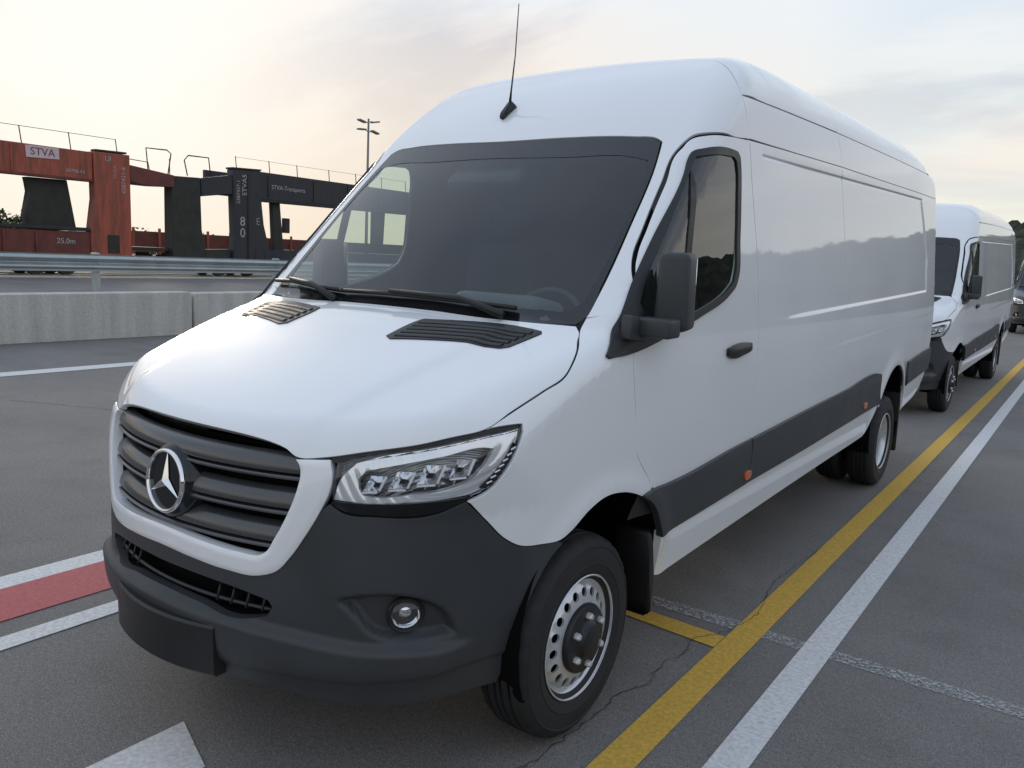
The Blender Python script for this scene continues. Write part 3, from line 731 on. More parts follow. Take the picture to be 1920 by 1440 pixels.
# a far low wagon seen through the gap
fw = empty('flat_wagon', (-44, 30, 0)); tag(fw, 'distant rust-brown flat wagon seen between the two car carriers', 'rail wagon')
add('side_board', prism('side_board', [(-7, .9), (7, .9), (7, 2.1), (-7, 2.1)], -1.2, 1.2, .02), fw, RUSTD)
for k in range(9): add('stake', rbox('stake', (.10, .14, 1.5), .01, 1, (1.26, -6.4 + 1.6 * k, 1.55)), fw, RUST)
for y in (-5.5, -4.2, 4.2, 5.5):
    o = add('wagon_wheel', whl, fw, OLIV); o.location = (.75, y, .5)
for k, y in enumerate((-3.1, 1.4, 4.6)): add('marking_panel', rbox('marking_panel', (.02, .9, .22), .004, 1, (1.215, y, 1.9 - .3 * k)), fw, LETTER)

# ------------------------------------------------------------------ floodlight mast
ml = empty('floodlight_mast', (-60, 58.75, 0)); tag(ml, 'tall grey floodlight mast with four lamp heads behind the wagons', 'lamp post')
POLEM = mat('grey_pole', (.22, .21, .20), .5, metal=.4, var=.1)
add('pole', tube('pole', [(0, 0, 0), (0, 0, 7), (0, 0, 14.7)], .14, 10, rads=[.17, .14, .10]), ml, POLEM)
for dz, sg, tilt in ((14.35, -1, -10), (14.5, 1, 12), (13.55, -1, 4), (13.5, 1, -12)):
    add('lamp_head', rbox('lamp_head', (.5, .95, .16), .04, 2, (0, 0, 0), Matrix.Rotation(R(tilt), 3, 'X')), ml, POLEM).location = (0, sg * .92, dz)
    add('arm', tube('arm', [(0, 0, dz - .1), (0, sg * .5, dz)], .045, 6), ml, POLEM)

# ------------------------------------------------------------------ trees beyond the railway
LEAF = mat('leaves', (.045, .065, .022), .8, var=.5, vscale=3); BARK = mat('bark', (.06, .045, .035), .9, var=.3)
def tree(label, x, y, h, w, seed):
    r_ = np.random.RandomState(seed); t = empty('tree', (x, y, 0)); tag(t, label, 'tree', 'trees beyond the railway')
    br = [tube('trunk', [(0, 0, 0), (.1, .05, h * .3), (0, .1, h * .75)], .2, 7, rads=[.22, .16, .05])]
    add('trunk', br[0], t, BARK)
    V = []; Fc = []; cl = [(r_.normal(0, w * .32), r_.normal(0, w * .32), h * (.35 + .55 * r_.rand())) for _ in range(26)]
    for c in cl:
        rad = w * (.16 + .16 * r_.rand())
        for _ in range(70):
            d = r_.normal(size=3); d /= np.linalg.norm(d); p_ = np.array(c) + d * rad * (.5 + .6 * r_.rand()); a = r_.normal(size=3); a /= np.linalg.norm(a); b = np.cross(a, d); b /= np.linalg.norm(b) + 1e-9; s_ = .10 + .12 * r_.rand()
            k = len(V); V += [p_ + a * s_, p_ + b * s_ * .6, p_ - a * s_, p_ - b * s_ * .6]; Fc.append((k, k + 1, k + 2, k + 3))
    add('crown', mesh('crown', V, Fc, False), t, LEAF)
    return t
tree('leafy green tree seen under the red wagon beam at the left picture edge', -58, 20.5, 2.6, 2.6, 1)
tree('round green bush seen beside the dark pillar of the red wagon', -58, 24.3, 3.0, 2.8, 2)
tree('small dark tree seen between the red post and the dark end post', -62, 35.0, 2.2, 2.8, 3)
tree('small dark tree seen left of the blue-black post', -62, 41.5, 2.0, 2.4, 4)

# ------------------------------------------------------------------ the van
van = empty('delivery_van', (0, 0, 0), (R(1.0695), 0, R(-.8056)))
tag(van, 'large white high-roof panel van with dark grey bumper parked nearest the camera', 'van')

# --- traced outlines (left half, x,y,z on the body)
HOOD_LEAD = [(0, -.888, 1.10), (.266, -.868, 1.097), (.428, -.842, 1.085), (.482, -.832, 1.064), (.568, -.791, 1.076), (.658, -.734, 1.096), (.766, -.651, 1.119), (.83, -.573, 1.138), (.888, -.488, 1.159)]
HOOD_SHUT = [(.909, -.394, 1.200), (.932, -.256, 1.252), (.944, -.166, 1.285), (.933, -.099, 1.328), (.882, .004, 1.378), (.841, .074, 1.407)]
WS_BASE = [(.821, .090, 1.418), (.68, .053, 1.422), (.538, .025, 1.426), (.233, .003, 1.434), (0, -.002, 1.436)]
WS_L = [(0, .712, 2.137), (.327, .734, 2.140), (.625, .774, 2.138), (.722, .786, 2.131), (.752, .777, 2.113), (.778, .687, 2.019), (.813, .437, 1.763), (.830, .235, 1.554), (.834, .125, 1.445), (.815, .095, 1.423)]
DGAP_TOP = [(.93, .225, 1.436), (.906, .311, 1.610), (.877, .365, 1.673), (.863, .456, 1.769), (.841, .622, 1.939), (.83, .764, 2.082), (.85, .826, 2.131), (.889, .891, 2.148), (.926, 1.025, 2.159), (.929, 1.263, 2.171)]

def L2(fr, pts, h=.015): return smooth_loop(fr.to2(np.array(pts, float)), h)
# hood
hood_o = mir(HOOD_LEAD + HOOD_SHUT + WS_BASE[0:])
hood = add('hood', patch('hood', BAR, [L2(BAR, hood_o)], .03, gap=.0025, flange=.02), van, PAINT)
# windshield and its black band
ws_o = mir(WS_L + WS_BASE[1:])
wsl = L2(ROOFB, ws_o)
windshield = add('windshield', patch('windshield', ROOFB, [wsl], .04, off=-.003, flange=0, gap=.004), van, WS_GLASS)
fr_in = mir([(0, .628, 2.052), (.40, .648, 2.050), (.66, .690, 2.040), (.728, .690, 2.020), (.772, .52, 1.85), (.790, .33, 1.66), (.797, .225, 1.555), (.790, .165, 1.495), (.745, .118, 1.466), (.55, .080, 1.468), (.25, .055, 1.476), (0, .050, 1.478)])
band = add('frit_band', patch('frit_band', ROOFB, [wsl, L2(ROOFB, fr_in)], .03, off=-.0015, flange=0, gap=.003), windshield, mat('frit_black', (.010, .011, .013), .12, var=.05, spec=.6))
add('window_gasket', patch('window_gasket', ROOFB, [wsl + outn(wsl) * (.002 if area2(wsl) > 0 else -.002), wsl], .03, off=-.006, flange=0), windshield, BLACK)
# cab roof with both pillars
BS = [(.922, 1.249, 2.221), (.891, 1.232, 2.355), (.868, 1.245, 2.42), (.82, 1.275, 2.48), (.72, 1.33, 2.53), (.55, 1.39, 2.56), (.3, 1.43, 2.58), (0, 1.44, 2.59)]
cab_half_up = [(.834, .125, 1.447)] + [(.89, .17, 1.442)] + DGAP_TOP + BS          # outer edge from pillar foot to roof centre
ws_up = [(.838, .125, 1.447)] + list(reversed(WS_L[:-2]))                            # windshield edge foot -> top centre
outer = [tuple(p) for p in cab_half_up]
cab = outer + [(-p[0], p[1], p[2]) for p in reversed(outer[:-1])] + [(-p[0], p[1], p[2]) for p in ws_up[1:]][:-1] + [tuple(p) for p in reversed(ws_up)][:-1]
cab_roof = add('cab_roof', patch('cab_roof', ROOFB, [L2(ROOFB, cab)], .028, gap=.003, flange=.011), van, PAINT)
# fenders
HEAD_R = [(.940, -.376, 1.168), (.947, -.378, 1.150), (.950, -.395, 1.118), (.940, -.435, 1.047), (.916, -.476, .992), (.887, -.528, .963)]
BF = [(.873, -.545, .955), (.889, -.488, .895), (.916, -.414, .816), (.931, -.364, .784), (.954, -.269, .766), (.965, -.190, .762)]
ARCH = [(.971, -.136, .781), (.979, -.059, .823), (.987, .026, .850), (.994, .146, .845), (.998, .256, .813), (.998, .320, .785)]
DGAP_LOW = [(1.0, .384, .821), (1.0, .31, .895), (1.0, .247, .965), (1.0, .211, 1.153), (.993, .192, 1.333), (.96, .205, 1.40), (.93, .225, 1.436)]
fend_o = HOOD_SHUT[::-1] + [HOOD_LEAD[-1]] + HEAD_R + BF + ARCH + DGAP_LOW + [(.89, .17, 1.442), (.834, .125, 1.447)]
FEN = Barrel(.45, .8)
fender = patch('fender', FEN, [L2(FEN, fend_o)], .025, gap=.0026, flange=.012)
both('fender', fender, van, PAINT)
# doors
DOOR = DGAP_TOP[1:] + [(.943, 1.284, 2.017), (.967, 1.349, 1.724), (.987, 1.379, 1.493), (1.007, 1.374, 1.219), (1.009, 1.364, 1.136), (1.0, 1.362, .90), (.99, 1.36, .64), (.99, .47, .64)] + [(1.0, .40, .79)] + DGAP_LOW[1:]
WIN = [(.99, .043, 1.326), (.991, .20, 1.338), (.991, .42, 1.374), (.991, .719, 1.433), (.985, 1.02, 1.512), (.98, 1.085, 1.545), (.979, 1.125, 1.60), (.965, 1.150, 1.754), (.95, 1.157, 1.90), (.941, 1.157, 2.04), (.938, 1.150, 2.085), (.936, 1.122, 2.107), (.936, 1.05, 2.110), (.905, .84, 2.090), (.89, .785, 2.074), (.879, .745, 2.040), (.876, .70, 1.990), (.909, .435, 1.732), (.922, .278, 1.570), (.938, .151, 1.437), (.968, .033, 1.335)]
WIN2 = SID.to2(WIN)
win_open = SID.to2([(.99, .27, 1.415), (.99, .40, 1.412), (.991, .719, 1.460), (.985, 1.0, 1.535), (.98, 1.06, 1.565), (.979, 1.092, 1.62), (.965, 1.112, 1.754), (.95, 1.117, 1.90), (.941, 1.116, 2.03), (.938, 1.106, 2.062), (.936, 1.082, 2.076), (.93, 1.03, 2.077), (.905, .83, 2.060), (.879, .780, 2.050), (.876, .742, 2.012), (.909, .458, 1.722), (.922, .312, 1.570), (.93, .255, 1.50)])
dl = L2(SID, DOOR); win_hole = smooth_loop(win_open, .015)
door_me = patch('door', SID, [dl, win_hole], .03, gap=.0034, flange=.011)
doors = both('door', door_me, van, PAINT)
wl_ = smooth_loop(WIN2, .012)
frame_me = patch('window_frame', SID, [wl_, win_hole], .02, off=.003, flange=.012, gap=.001, disp=lambda P, q: .007 * (1 - sst(1.55, 1.75, q[:, 1])), custom=True)
for d, me_ in zip(doors, (frame_me, mirror_me(frame_me, 'window_frame'))): add('window_frame', me_, d, BLACK)
pane_me = patch('window_pane', SID, [win_hole], .05, off=-.004, flange=0, gap=-.004)
for d, me_ in zip(doors, (pane_me, mirror_me(pane_me, 'window_pane'))): add('window_pane', me_, d, SIDE_GLASS)
bar_me = patch('window_bar', SID, [smooth_loop(np.array([(.592, 1.43), (.622, 1.435), (.735, 2.035), (.705, 1.975)]), .015)], .03, off=.001, flange=.01)
bar_me = patch('window_bar', SID, [smooth_loop(np.array([(.560, 1.425), (.592, 1.43), (.730, 2.005), (.705, 1.965)]), .015)], .03, off=.001, flange=.01)
for d, me_ in zip(doors, (bar_me, mirror_me(bar_me, 'window_bar'))): add('window_bar', me_, d, BLACK)
# door handle: recess cup + grip
hq = np.array([(1.0, 1.258), (1.03, 1.247), (1.20, 1.252), (1.262, 1.262), (1.262, 1.292), (1.20, 1.298), (1.05, 1.293), (1.0, 1.285)])
hm = patch('door_handle', SID, [smooth_loop(hq, .008, ang=60)], .012, off=.014, flange=.016,
           disp=lambda P, q: .012 * (1 - np.clip(np.abs(q[:, 1] - 1.274) / .028, 0, 1)**2) * (1 - np.clip(np.abs(q[:, 0] - 1.13) / .14, 0, 1)**4), custom=False)
for d, me_ in zip(doors, (hm, mirror_me(hm, 'door_handle'))): add('door_handle', me_, d, BLACK)
# side panels, upper panels, roof panels
UP = [(1.228, 2.354), (1.821, 2.366), (2.686, 2.379), (3.691, 2.386), (4.942, 2.388), (5.90, 2.385)]
GUT = [(1.249, 2.171), (1.792, 2.181), (2.653, 2.193), (3.653, 2.198), (5.0, 2.205), (5.90, 2.208)]
SEAM = [(2.690, 2.379), (2.715, 2.30), (2.740, 2.194), (2.800, 1.95), (2.856, 1.724), (2.905, 1.311), (2.935, .98), (2.945, .863), (2.95, .64)]
BG = [(1.263, 2.171), (1.284, 2.017), (1.349, 1.724), (1.379, 1.493), (1.374, 1.219), (1.364, 1.136), (1.362, .90), (1.36, .64)]
def ys(pl, y): return float(np.interp(y, [a for a, _ in pl], [b for _, b in pl]))
fp = BG + [(2.0, .64)] + SEAM[::-1][:-2] + [(2.0, ys(GUT, 2.0)), (1.6, ys(GUT, 1.6))]
ROWS = []
for y in np.arange(1.38, 5.95, .03):
    ROWS += [(y, 2.119 + .01025 * (y - 1.43) + d_) for d_ in (-.016, -.011, -.0075, -.004, 0, .004, .0075, .011)]
    ROWS += [(y, 1.379 + .0126 * (y - 1.73) + d_) for d_ in (-.018, -.012, -.007, -.002, .003, .009)]
    ROWS += [(y, 1.167 + .0177 * (y - 2.48) + d_) for d_ in (-.014, -.007, 0, .007, .014)]
for z in np.arange(1.5, 2.14, .03):
    yr_ = 5.11 + min(max(.73 * (2.12 - z), -.02), .30)
    ROWS += [(yr_ + d_, z) for d_ in (-.006, .002, .008, .014, .020, .027)]
sp_f = patch('side_panel', SID, [smooth_loop(np.array(fp), .02)], .03, gap=.0030, flange=.011, extra=ROWS)
both('side_panel', sp_f, van, PAINT)
rear_arch = [(4.42 + .450 * math.cos(t), .45 + .435 * math.sin(t)) for t in np.linspace(R(158), R(22), 19)]
rp = SEAM[2:] + [(3.5, .64), (3.94, .64)] + rear_arch + [(4.86, .64), (5.5, .66), (5.915, .70), (5.935, 1.2), (5.93, 1.6), (5.915, 2.0), (5.90, 2.208)] + GUT[4:2:-1]
sp_r = patch('side_panel', SID, [smooth_loop(np.array(rp), .02)], .032, gap=.0030, flange=.011, extra=ROWS)
both('side_panel', sp_r, van, PAINT)
uf = [(1.249, 2.175), (1.228, 2.354)] + UP[1:2] + [(2.690, 2.379), (2.715, 2.30), (2.740, 2.194)] + [GUT[1]]
both('upper_side_panel', patch('upper_side_panel', SID, [smooth_loop(np.array(uf), .02)], .035, gap=.0026), van, PAINT)
ur = [(2.690, 2.379), (2.715, 2.30), (2.740, 2.194)] + GUT[3:] + UP[::-1][:3]
both('upper_side_panel', patch('upper_side_panel', SID, [smooth_loop(np.array(ur), .02)], .035, gap=.0026), van, PAINT)
def roofpts(ya, yb):
    def at(y): P = SID.to3(np.array([[y, ys(UP, y)]]))[0]; return tuple(P)
    L = [at(y) for y in np.linspace(ya, yb, 8)]
    return L
ra = roofpts(1.228, 2.690); rb = roofpts(2.690, 5.88)
f_half = BS[:1:-1] + ra + [(.6, 2.675, 2.6), (0, 2.67, 2.65)]
add('roof_panel', patch('roof_panel', ROOFB, [L2(ROOFB, mir(f_half), .02)], .04, gap=.0026, flange=.011), van, PAINT)
r_half = [(0, 2.67, 2.65), (.6, 2.675, 2.6)] + rb + [(.75, 5.88, 2.5), (0, 5.90, 2.55)]
add('roof_panel', patch('roof_panel', ROOFB, [L2(ROOFB, mir(r_half), .02)], .045, gap=.0016), van, PAINT)
# black liners added behind the panels to block light and darken the gaps
lin = [(.24, .72), (1.3, .66), (3.9, .66), (3.96, .80), (4.1, .88), (4.42, .91), (4.75, .88), (4.88, .80), (4.92, .68), (5.85, .74), (5.86, 2.1), (5.84, 2.42), (4.0, 2.44), (2.7, 2.43), (1.2, 2.41), (1.10, 2.22), (.90, 2.18), (.80, 2.12), (.42, 1.70), (.26, 1.48), (.16, 1.40), (.16, 1.2), (.20, .95), (.30, .86)]
lin_hole = win_hole + outn(win_hole) * (.014 if area2(win_hole) > 0 else -.014)
both('gap_liner', patch('gap_liner', SID, [smooth_loop(np.array(lin), .04), lin_hole], .07, off=-.0125, flange=0), van, BLACK)
rs1 = [(p_[0], p_[1] - .06, p_[2]) for p_ in BS[::-1]]; rs1 += [(p_[0], p_[1] + .06, p_[2]) for p_ in BS]
add('roof_gap_liner', patch('roof_gap_liner', ROOFB, [L2(ROOFB, mir(rs1), .04)], .06, off=-.0125, flange=0), van, BLACK)
for ya_, yb_ in ((2.60, 2.75),):
    rs = [(0, ya_, 2.5), (.5, ya_, 2.49), (.8, ya_, 2.42), (.88, ya_, 2.36), (.88, yb_, 2.38), (.8, yb_, 2.45), (.5, yb_, 2.52), (0, yb_, 2.53)]
    add('roof_gap_liner', patch('roof_gap_liner', ROOFB, [L2(ROOFB, mir(rs), .04)], .06, off=-.0125, flange=0), van, BLACK)
# rear doors (behind) and rear corner
rd = [(.004, .62), (.91, .62), (.925, 1.2), (.89, 1.7), (.84, 2.15), (.75, 2.36), (.5, 2.47), (.004, 2.50)]
both('rear_door', patch('rear_door', REAR, [smooth_loop(np.array(rd), .03)], .06, gap=.004), van, PAINT)
add('rear_bumper', rbox('rear_bumper', (1.86, .16, .20), .03, 3, (0, 5.94, .56)), van, PLASTIC)
# sills
sill_f = [(.500, .61), (1.3, .622), (2.2, .628), (3.985, .652), (3.90, .53), (3.86, .47), (3.78, .432), (3.70, .4305), (2.9, .427), (2.12, .422), (1.3, .413), (.66, .4045), (.575, .403), (.535, .415)]
both('sill', patch('sill', SID, [smooth_loop(np.array(sill_f), .02)], .035, off=-.004, flange=.03), van, PAINT)
sill_r = [(4.87, .668), (5.5, .70), (5.88, .72), (5.86, .68), (5.72, .58), (5.1, .46), (4.96, .44), (4.91, .52)]
both('sill', patch('sill', SID, [smooth_loop(np.array(sill_r), .02)], .035, off=-.004, flange=.03), van, PAINT)
# plastic side strips
def strip_disp(z0, z1):
    return lambda P, q: .008 * (1 - np.clip(np.abs((q[:, 1] - (z0 + z1) / 2) / ((z1 - z0) / 2)), 0, 1)**4)
STR = [([(.285, .808), (.335, .813), (.40, .813), (.50, .808), (.60, .807), (1.20, .829), (1.372, .832), (1.372, .617), (1.0, .610), (.60, .602), (.482, .600), (.44, .66), (.39, .73), (.34, .778)], .60, .83),
       ([(1.380, .832), (2.109, .850), (3.0, .866), (3.86, .880), (3.935, .868), (3.925, .80), (3.945, .70), (3.995, .646), (3.0, .632), (2.2, .620), (1.380, .617)], .61, .87),
       ([(4.83, .76), (4.855, .872), (5.3, .895), (5.90, .905), (5.92, .72), (5.3, .695), (4.89, .672), (4.86, .70)], .68, .90)]
for poly, z0, z1 in STR:
    both('side_strip', patch('side_strip', SID, [smooth_loop(np.array(poly), .015, ang=25)], .02, off=.012, flange=.03, disp=strip_disp(z0, z1), custom=False), van, PLASTIC)
for y, z in ((1.345, .668), (3.513, .70)):
    q = np.array([(y + .036 * math.copysign(abs(math.cos(t))**.6, math.cos(t)), z + .020 * math.copysign(abs(math.sin(t))**.6, math.sin(t))) for t in np.linspace(0, 2 * math.pi, 20, endpoint=False)])
    both('side_marker_lamp', patch('side_marker_lamp', SID, [q], .008, off=.024, flange=.02, disp=lambda P, q_: .006 * np.ones(len(q_)), custom=True), van, AMBER)

# --- front: bumper
SUR_O = [(0, -.966, .724), (.163, -.956, .716), (.279, -.937, .709), (.394, -.905, .711), (.448, -.885, .732), (.490, -.866, .781), (.529, -.846, .846), (.569, -.822, .927), (.587, -.803, .985)]
HEAD_LOW = [(.590, -.812, .947), (.626, -.791, .923), (.706, -.741, .917), (.818, -.622, .919), (.873, -.547, .953)]
BUMP_BOT = [(.966, -.173, .752), (.960, -.217, .724), (.944, -.283, .636), (.927, -.326, .531), (.896, -.347, .386), (.878, -.370, .316), (.823, -.518, .325), (.674, -.728, .335), (.57, -.80, .345), (.452, -.859, .355), (.252, -.923, .365), (0, -.95, .365)]
INTAKE = mir([(0, -.97, .672), (.20, -.96, .668), (.33, -.93, .657), (.425, -.90, .640), (.438, -.895, .620), (.418, -.90, .588), (.377, -.934, .575), (.159, -.975, .583), (0, -.975, .588)])
bump_o = mir(SUR_O[:-1] + HEAD_LOW + BF[1:] + BUMP_BOT)
FOGQ = POL.to2([(.612, -.81, .668), (.66, -.78, .683), (.726, -.729, .690), (.790, -.65, .672), (.835, -.57, .615), (.852, -.543, .535), (.80, -.65, .532), (.749, -.718, .538), (.706, -.770, .562), (.66, -.79, .62)])
FOGQ = smooth_loop(FOGQ, .02, ang=60)
def sdist(q, poly):
    d = np.full(len(q), 9.0)
    a = poly; b = np.roll(poly, -1, 0)
    for p, r_ in zip(a, b):
        e = r_ - p; t = np.clip(((q - p) @ e) / (e @ e + 1e-12), 0, 1); d = np.minimum(d, np.linalg.norm(q - p - t[:, None] * e, axis=1))
    return np.where(inside(q, [poly]), d, -d)
def bump_disp(P, q):
    ax = np.abs(P[:, 0]); z = P[:, 2]
    zs = np.interp(ax, [0, .26, .5, .64, .75, .85, .95], [.595, .588, .572, .553, .540, .528, .52])
    fade = 1 - sst(-.62, -.45, P[:, 1])
    d = .034 * (1 - sst(zs - .032, zs - .006, z)) * fade
    d = d * (1 - .5 * (1 - sst(.36, .47, z))) - .007 * (1 - sst(.418, .430, z))
    q2 = q.copy(); q2[:, 0] = np.abs(q2[:, 0])
    sd = sdist(q2, FOGQ)
    d = d - .040 * sst(0, .018, sd) + .006 * np.exp(-(np.minimum(sd, 0) / .02)**2) * (sd < 0.0) * 0
    return d
bumper = add('bumper', patch('bumper', POL, [L2(POL, bump_o, .011), L2(POL, INTAKE, .011)], .0095, off=0, flange=.03, gap=.0015, disp=bump_disp, custom=False), van, PLASTIC)
# intake: dark back, fins
ib = add('intake_back', patch('intake_back', POL, [L2(POL, INTAKE, .02)], .03, off=-.075, flange=-.07, gap=-.004), bumper, DARK)
for x in (-.385, -.33, -.275, -.22, .22, .275, .33, .385):
    yf = float(front(np.array([x]), np.array([.62]))[0])
    fm = rbox('intake_fin', (.008, .04, .055), .003, 1, (x, yf + .045, .612), Matrix.Rotation(R(-18), 3, 'X'))
    add('intake_fin', fm, bumper, BLACK)
for z in (.600,):
    pts = [(x, float(front(np.array([x]), np.array([z]))[0]) + .030, z) for x in np.linspace(-.42, .42, 25)]
    add('intake_bar', tube('intake_bar', pts, .006, 8), bumper, PLASTIC)
# licence plate holder (blank)
pp = []
V = []; Fc = []
for i, x in enumerate(np.linspace(-.27, .27, 13)):
    yb = float(front(np.array([x]), np.array([.45]))[0]) - .056
    for dy, z in ((.03, .535), (-.006, .538), (-.012, .530), (-.012, .385), (-.004, .376), (.03, .376)): V.append((x, yb + dy + .02 * (x / .27)**2, z))
for i in range(12):
    for k in range(6): Fc.append((i * 6 + k, (i + 1) * 6 + k, (i + 1) * 6 + (k + 1) % 6, i * 6 + (k + 1) % 6))
Fc.append(tuple(range(6))); Fc.append(tuple(12 * 6 + k for k in range(5, -1, -1)))
pm = mesh('plate_holder', V, Fc, False); bm = bmesh.new(); bm.from_mesh(pm); add('plate_holder', bm_mesh(bm, 'plate_holder', True, 30), van, BLACK)
# fog lamps
def surf_frame(x, y, z, off):
    q = POL.to2([(x, y, z)]); P = POL.to3(q); n = grad(P)[0]; P = P[0] + n * off
    t = np.cross((0, 0, 1), n); t /= np.linalg.norm(t); u = np.cross(n, t)
    return P, t, u, n
def place(me, P, t, u, n):
    M4 = Matrix(((t[0], u[0], n[0], P[0]), (t[1], u[1], n[1], P[1]), (t[2], u[2], n[2], P[2]), (0, 0, 0, 1)))
    me.transform(M4); me.update(); return me
XZ = Matrix.Rotation(R(-90), 4, 'Y')      # turns the lathe axis x into z
def lz(name, prof, n=40, ang=35):
    me = lathe(name, prof, n, ang); me.transform(XZ); return me
fr_ = surf_frame(.772, -.68, .612, -.030)
me = place(lz('fog_lamp', [(.030, -.02), (.052, -.01), (.056, .006), (.052, .012), (.047, .010), (.044, .002)]), *fr_)
fa = both('fog_lamp', me, van, BLACK)
me = place(lz('reflector', [(.046, .002), (.040, -.010), (.026, -.02), (.0, -.026)]), *fr_); both('reflector', me, fa[0], CHROME, fa[1])
me = place(lz('bulb_shield', [(.020, -.018), (.018, -.004), (.010, .0), (0, .001)]), *fr_); both('bulb_shield', me, fa[0], CHROME, fa[1])
me = place(lz('lens', [(.047, .006), (.043, .014), (.032, .022), (.016, .027), (0, .028)]), *fr_); both('lens', me, fa[0], LENS, fa[1])

# --- grille
GR_I = [(0, -.963, .788), (.222, -.945, .777), (.330, -.921, .772), (.396, -.90, .775), (.412, -.896, .784), (.441, -.883, .831), (.477, -.865, .908), (.499, -.847, .985), (.501, -.837, 1.022), (.494, -.834, 1.046), (.478, -.832, 1.062)]
SURR = SUR_O[:-1] + [(.587, -.803, .985), (.588, -.795, 1.03), (.574, -.789, 1.072)] + [(.482, -.832, 1.058)] + list(reversed(GR_I[:-1]))
surr_l = [tuple(p) for p in SURR]
outer_h = SUR_O[:-1] + [(.587, -.803, .985), (.588, -.795, 1.03), (.574, -.789, 1.070)]
inner_h = list(reversed([p for p in GR_I]))
half = outer_h + inner_h                      # centre bottom outer -> top -> centre bottom inner
full = half + [(-p[0], p[1], p[2]) for p in reversed(half) ]
# drop duplicated centre points
full = [p for i, p in enumerate(full) if not (abs(p[0]) < 1e-9 and i >= len(half))]
# a closed U: right half is added as its own outline so the ring stays simple
ul = outer_h + inner_h
ur_ = [(-p[0], p[1], p[2]) for p in ul]
uu = [ (p) for p in outer_h[::-1] ] + [(-p[0], p[1], p[2]) for p in outer_h[1:]] + [(-p[0], p[1], p[2]) for p in inner_h] + [p for p in inner_h[::-1][1:]]
qs = L2(POL, uu, .010)
def crown(P, q):
    return .005 * sst(0, .012, sdist(q, QS)) 
QS = qs
surround = add('grille_surround', patch('grille_surround', POL, [qs], .010, off=.004, flange=.035, gap=.0015, disp=crown, custom=False), van, PAINT)
gi = mir([(0, -.888, 1.098), (.266, -.868, 1.095), (.428, -.842, 1.083), (.478, -.832, 1.062)] + [p for p in reversed(GR_I[:-1])])
grille = add('grille', patch('grille', POL, [L2(POL, gi, .02)], .03, off=-.085, flange=-.07, gap=-.004), van, DARK)
gz = [p[2] for p in GR_I]; gx = [p[0] for p in GR_I]
def slat(zc, prof, hx, yo):
    V = []; Fc = []; n = len(prof); xs = np.linspace(-hx, hx, 41)
    for x in xs:
        e = abs(x) / hx; droop = -.000 * e
        for dy, dz in prof: V.append((x, float(front(np.array([x]), np.array([zc]))[0]) + dy + yo, zc + dz + droop))
    for i in range(len(xs) - 1):
        for k in range(n): Fc.append((i * n + k, i * n + (k + 1) % n, (i + 1) * n + (k + 1) % n, (i + 1) * n + k))
    Fc.append(tuple(range(n))); Fc.append(tuple((len(xs) - 1) * n + k for k in range(n - 1, -1, -1)))
    bm = bmesh.new(); vv = [bm.verts.new(v) for v in V]
    for f in Fc: bm.faces.new([vv[i] for i in f])
    return bm_mesh(bm, 'slat', True, 38)
wide = [(.052, .030), (.038, .028), (.022, .017), (.012, .002), (.006, -.016), (.008, -.022), (.018, -.024), (.040, -.010), (.055, .020)]
lip = [(.030, -.030), (.004, -.031), (.000, -.035), (.002, -.041), (.010, -.043), (.030, -.040)]
for zc in (1.040, .938, .835):
    hx = float(np.interp(zc - .02, gz[4:9], gx[4:9])) - .002
    s_ = add('grille_slat', slat(zc, wide, hx, .010), grille, GRILLEM)
    s2_ = add('slat_lip', slat(zc, lip, hx - .004, .012), grille, GRILLEM)
# emblem
fr_ = surf_frame(0, -.95, .928, -.012)
fr_ = (fr_[0] + np.array([0, -.004, 0]), fr_[1], fr_[2], fr_[3])
emb = add('emblem', place(lz('emblem', [(.130, -.07), (.122, -.02), (.108, -.002), (.100, .004), (.0, .004)], 56), *fr_), van, mat('emblem_black', (.008, .010, .013), .12, var=.05))
add('emblem_ring', place(lz('emblem_ring', [(.100, .004), (.100, .012), (.096, .016), (.091, .016), (.088, .012), (.088, .004)], 64, 60), *fr_), emb, CHROME)
Vv = []; Ff = []
for k in range(3):
    a = R(90 + 120 * k); a1 = a + R(60); a0 = a - R(60)
    tip = (.090 * math.cos(a), .090 * math.sin(a), .007)
    c = (0, 0, .020); i0 = (.017 * math.cos(a0), .017 * math.sin(a0), .007); i1 = (.017 * math.cos(a1), .017 * math.sin(a1), .007)
    b = len(Vv); Vv += [c, i0, tip, i1]; Ff += [(b, b + 1, b + 2), (b, b + 2, b + 3)]
add('emblem_star', place(mesh('emblem_star', Vv, Ff, False), *fr_), emb, CHROME)

# --- headlights
HD_TOP = [(.592, -.785, 1.064), (.640, -.752, 1.083), (.700, -.705, 1.098), (.780, -.630, 1.117), (.884, -.480, 1.148), (.937, -.380, 1.162)]
HD_R = [(.942, -.382, 1.148), (.945, -.398, 1.116), (.935, -.438, 1.047), (.911, -.479, .994), (.880, -.532, .965)]
HD_B = [(.815, -.628, .925), (.706, -.741, .923), (.630, -.790, .930), (.597, -.808, .950), (.592, -.80, 1.0)]
hd = L2(POL, HD_TOP + HD_R + HD_B, .010)
h_me = patch('headlight', POL, [hd], .012, off=-.055, flange=-.050, gap=.002)
hA = both('headlight', h_me, van, RIBHOUSE)
def hsub(name, outline, off, m, flange=.008, holes=(), h=.012, ang=32, gap=0.0):
    me = patch(name, POL, [smooth_loop(POL.to2(np.array(o_, float)), .010, ang=ang) for o_ in (outline, *holes)], h, off=off, flange=flange, gap=gap)
    return both(name, me, hA[0], m, hA[1])
me = patch('lens', POL, [hd], .014, off=-.004, flange=.012, gap=.003); both('lens', me, hA[0], LENS, hA[1])
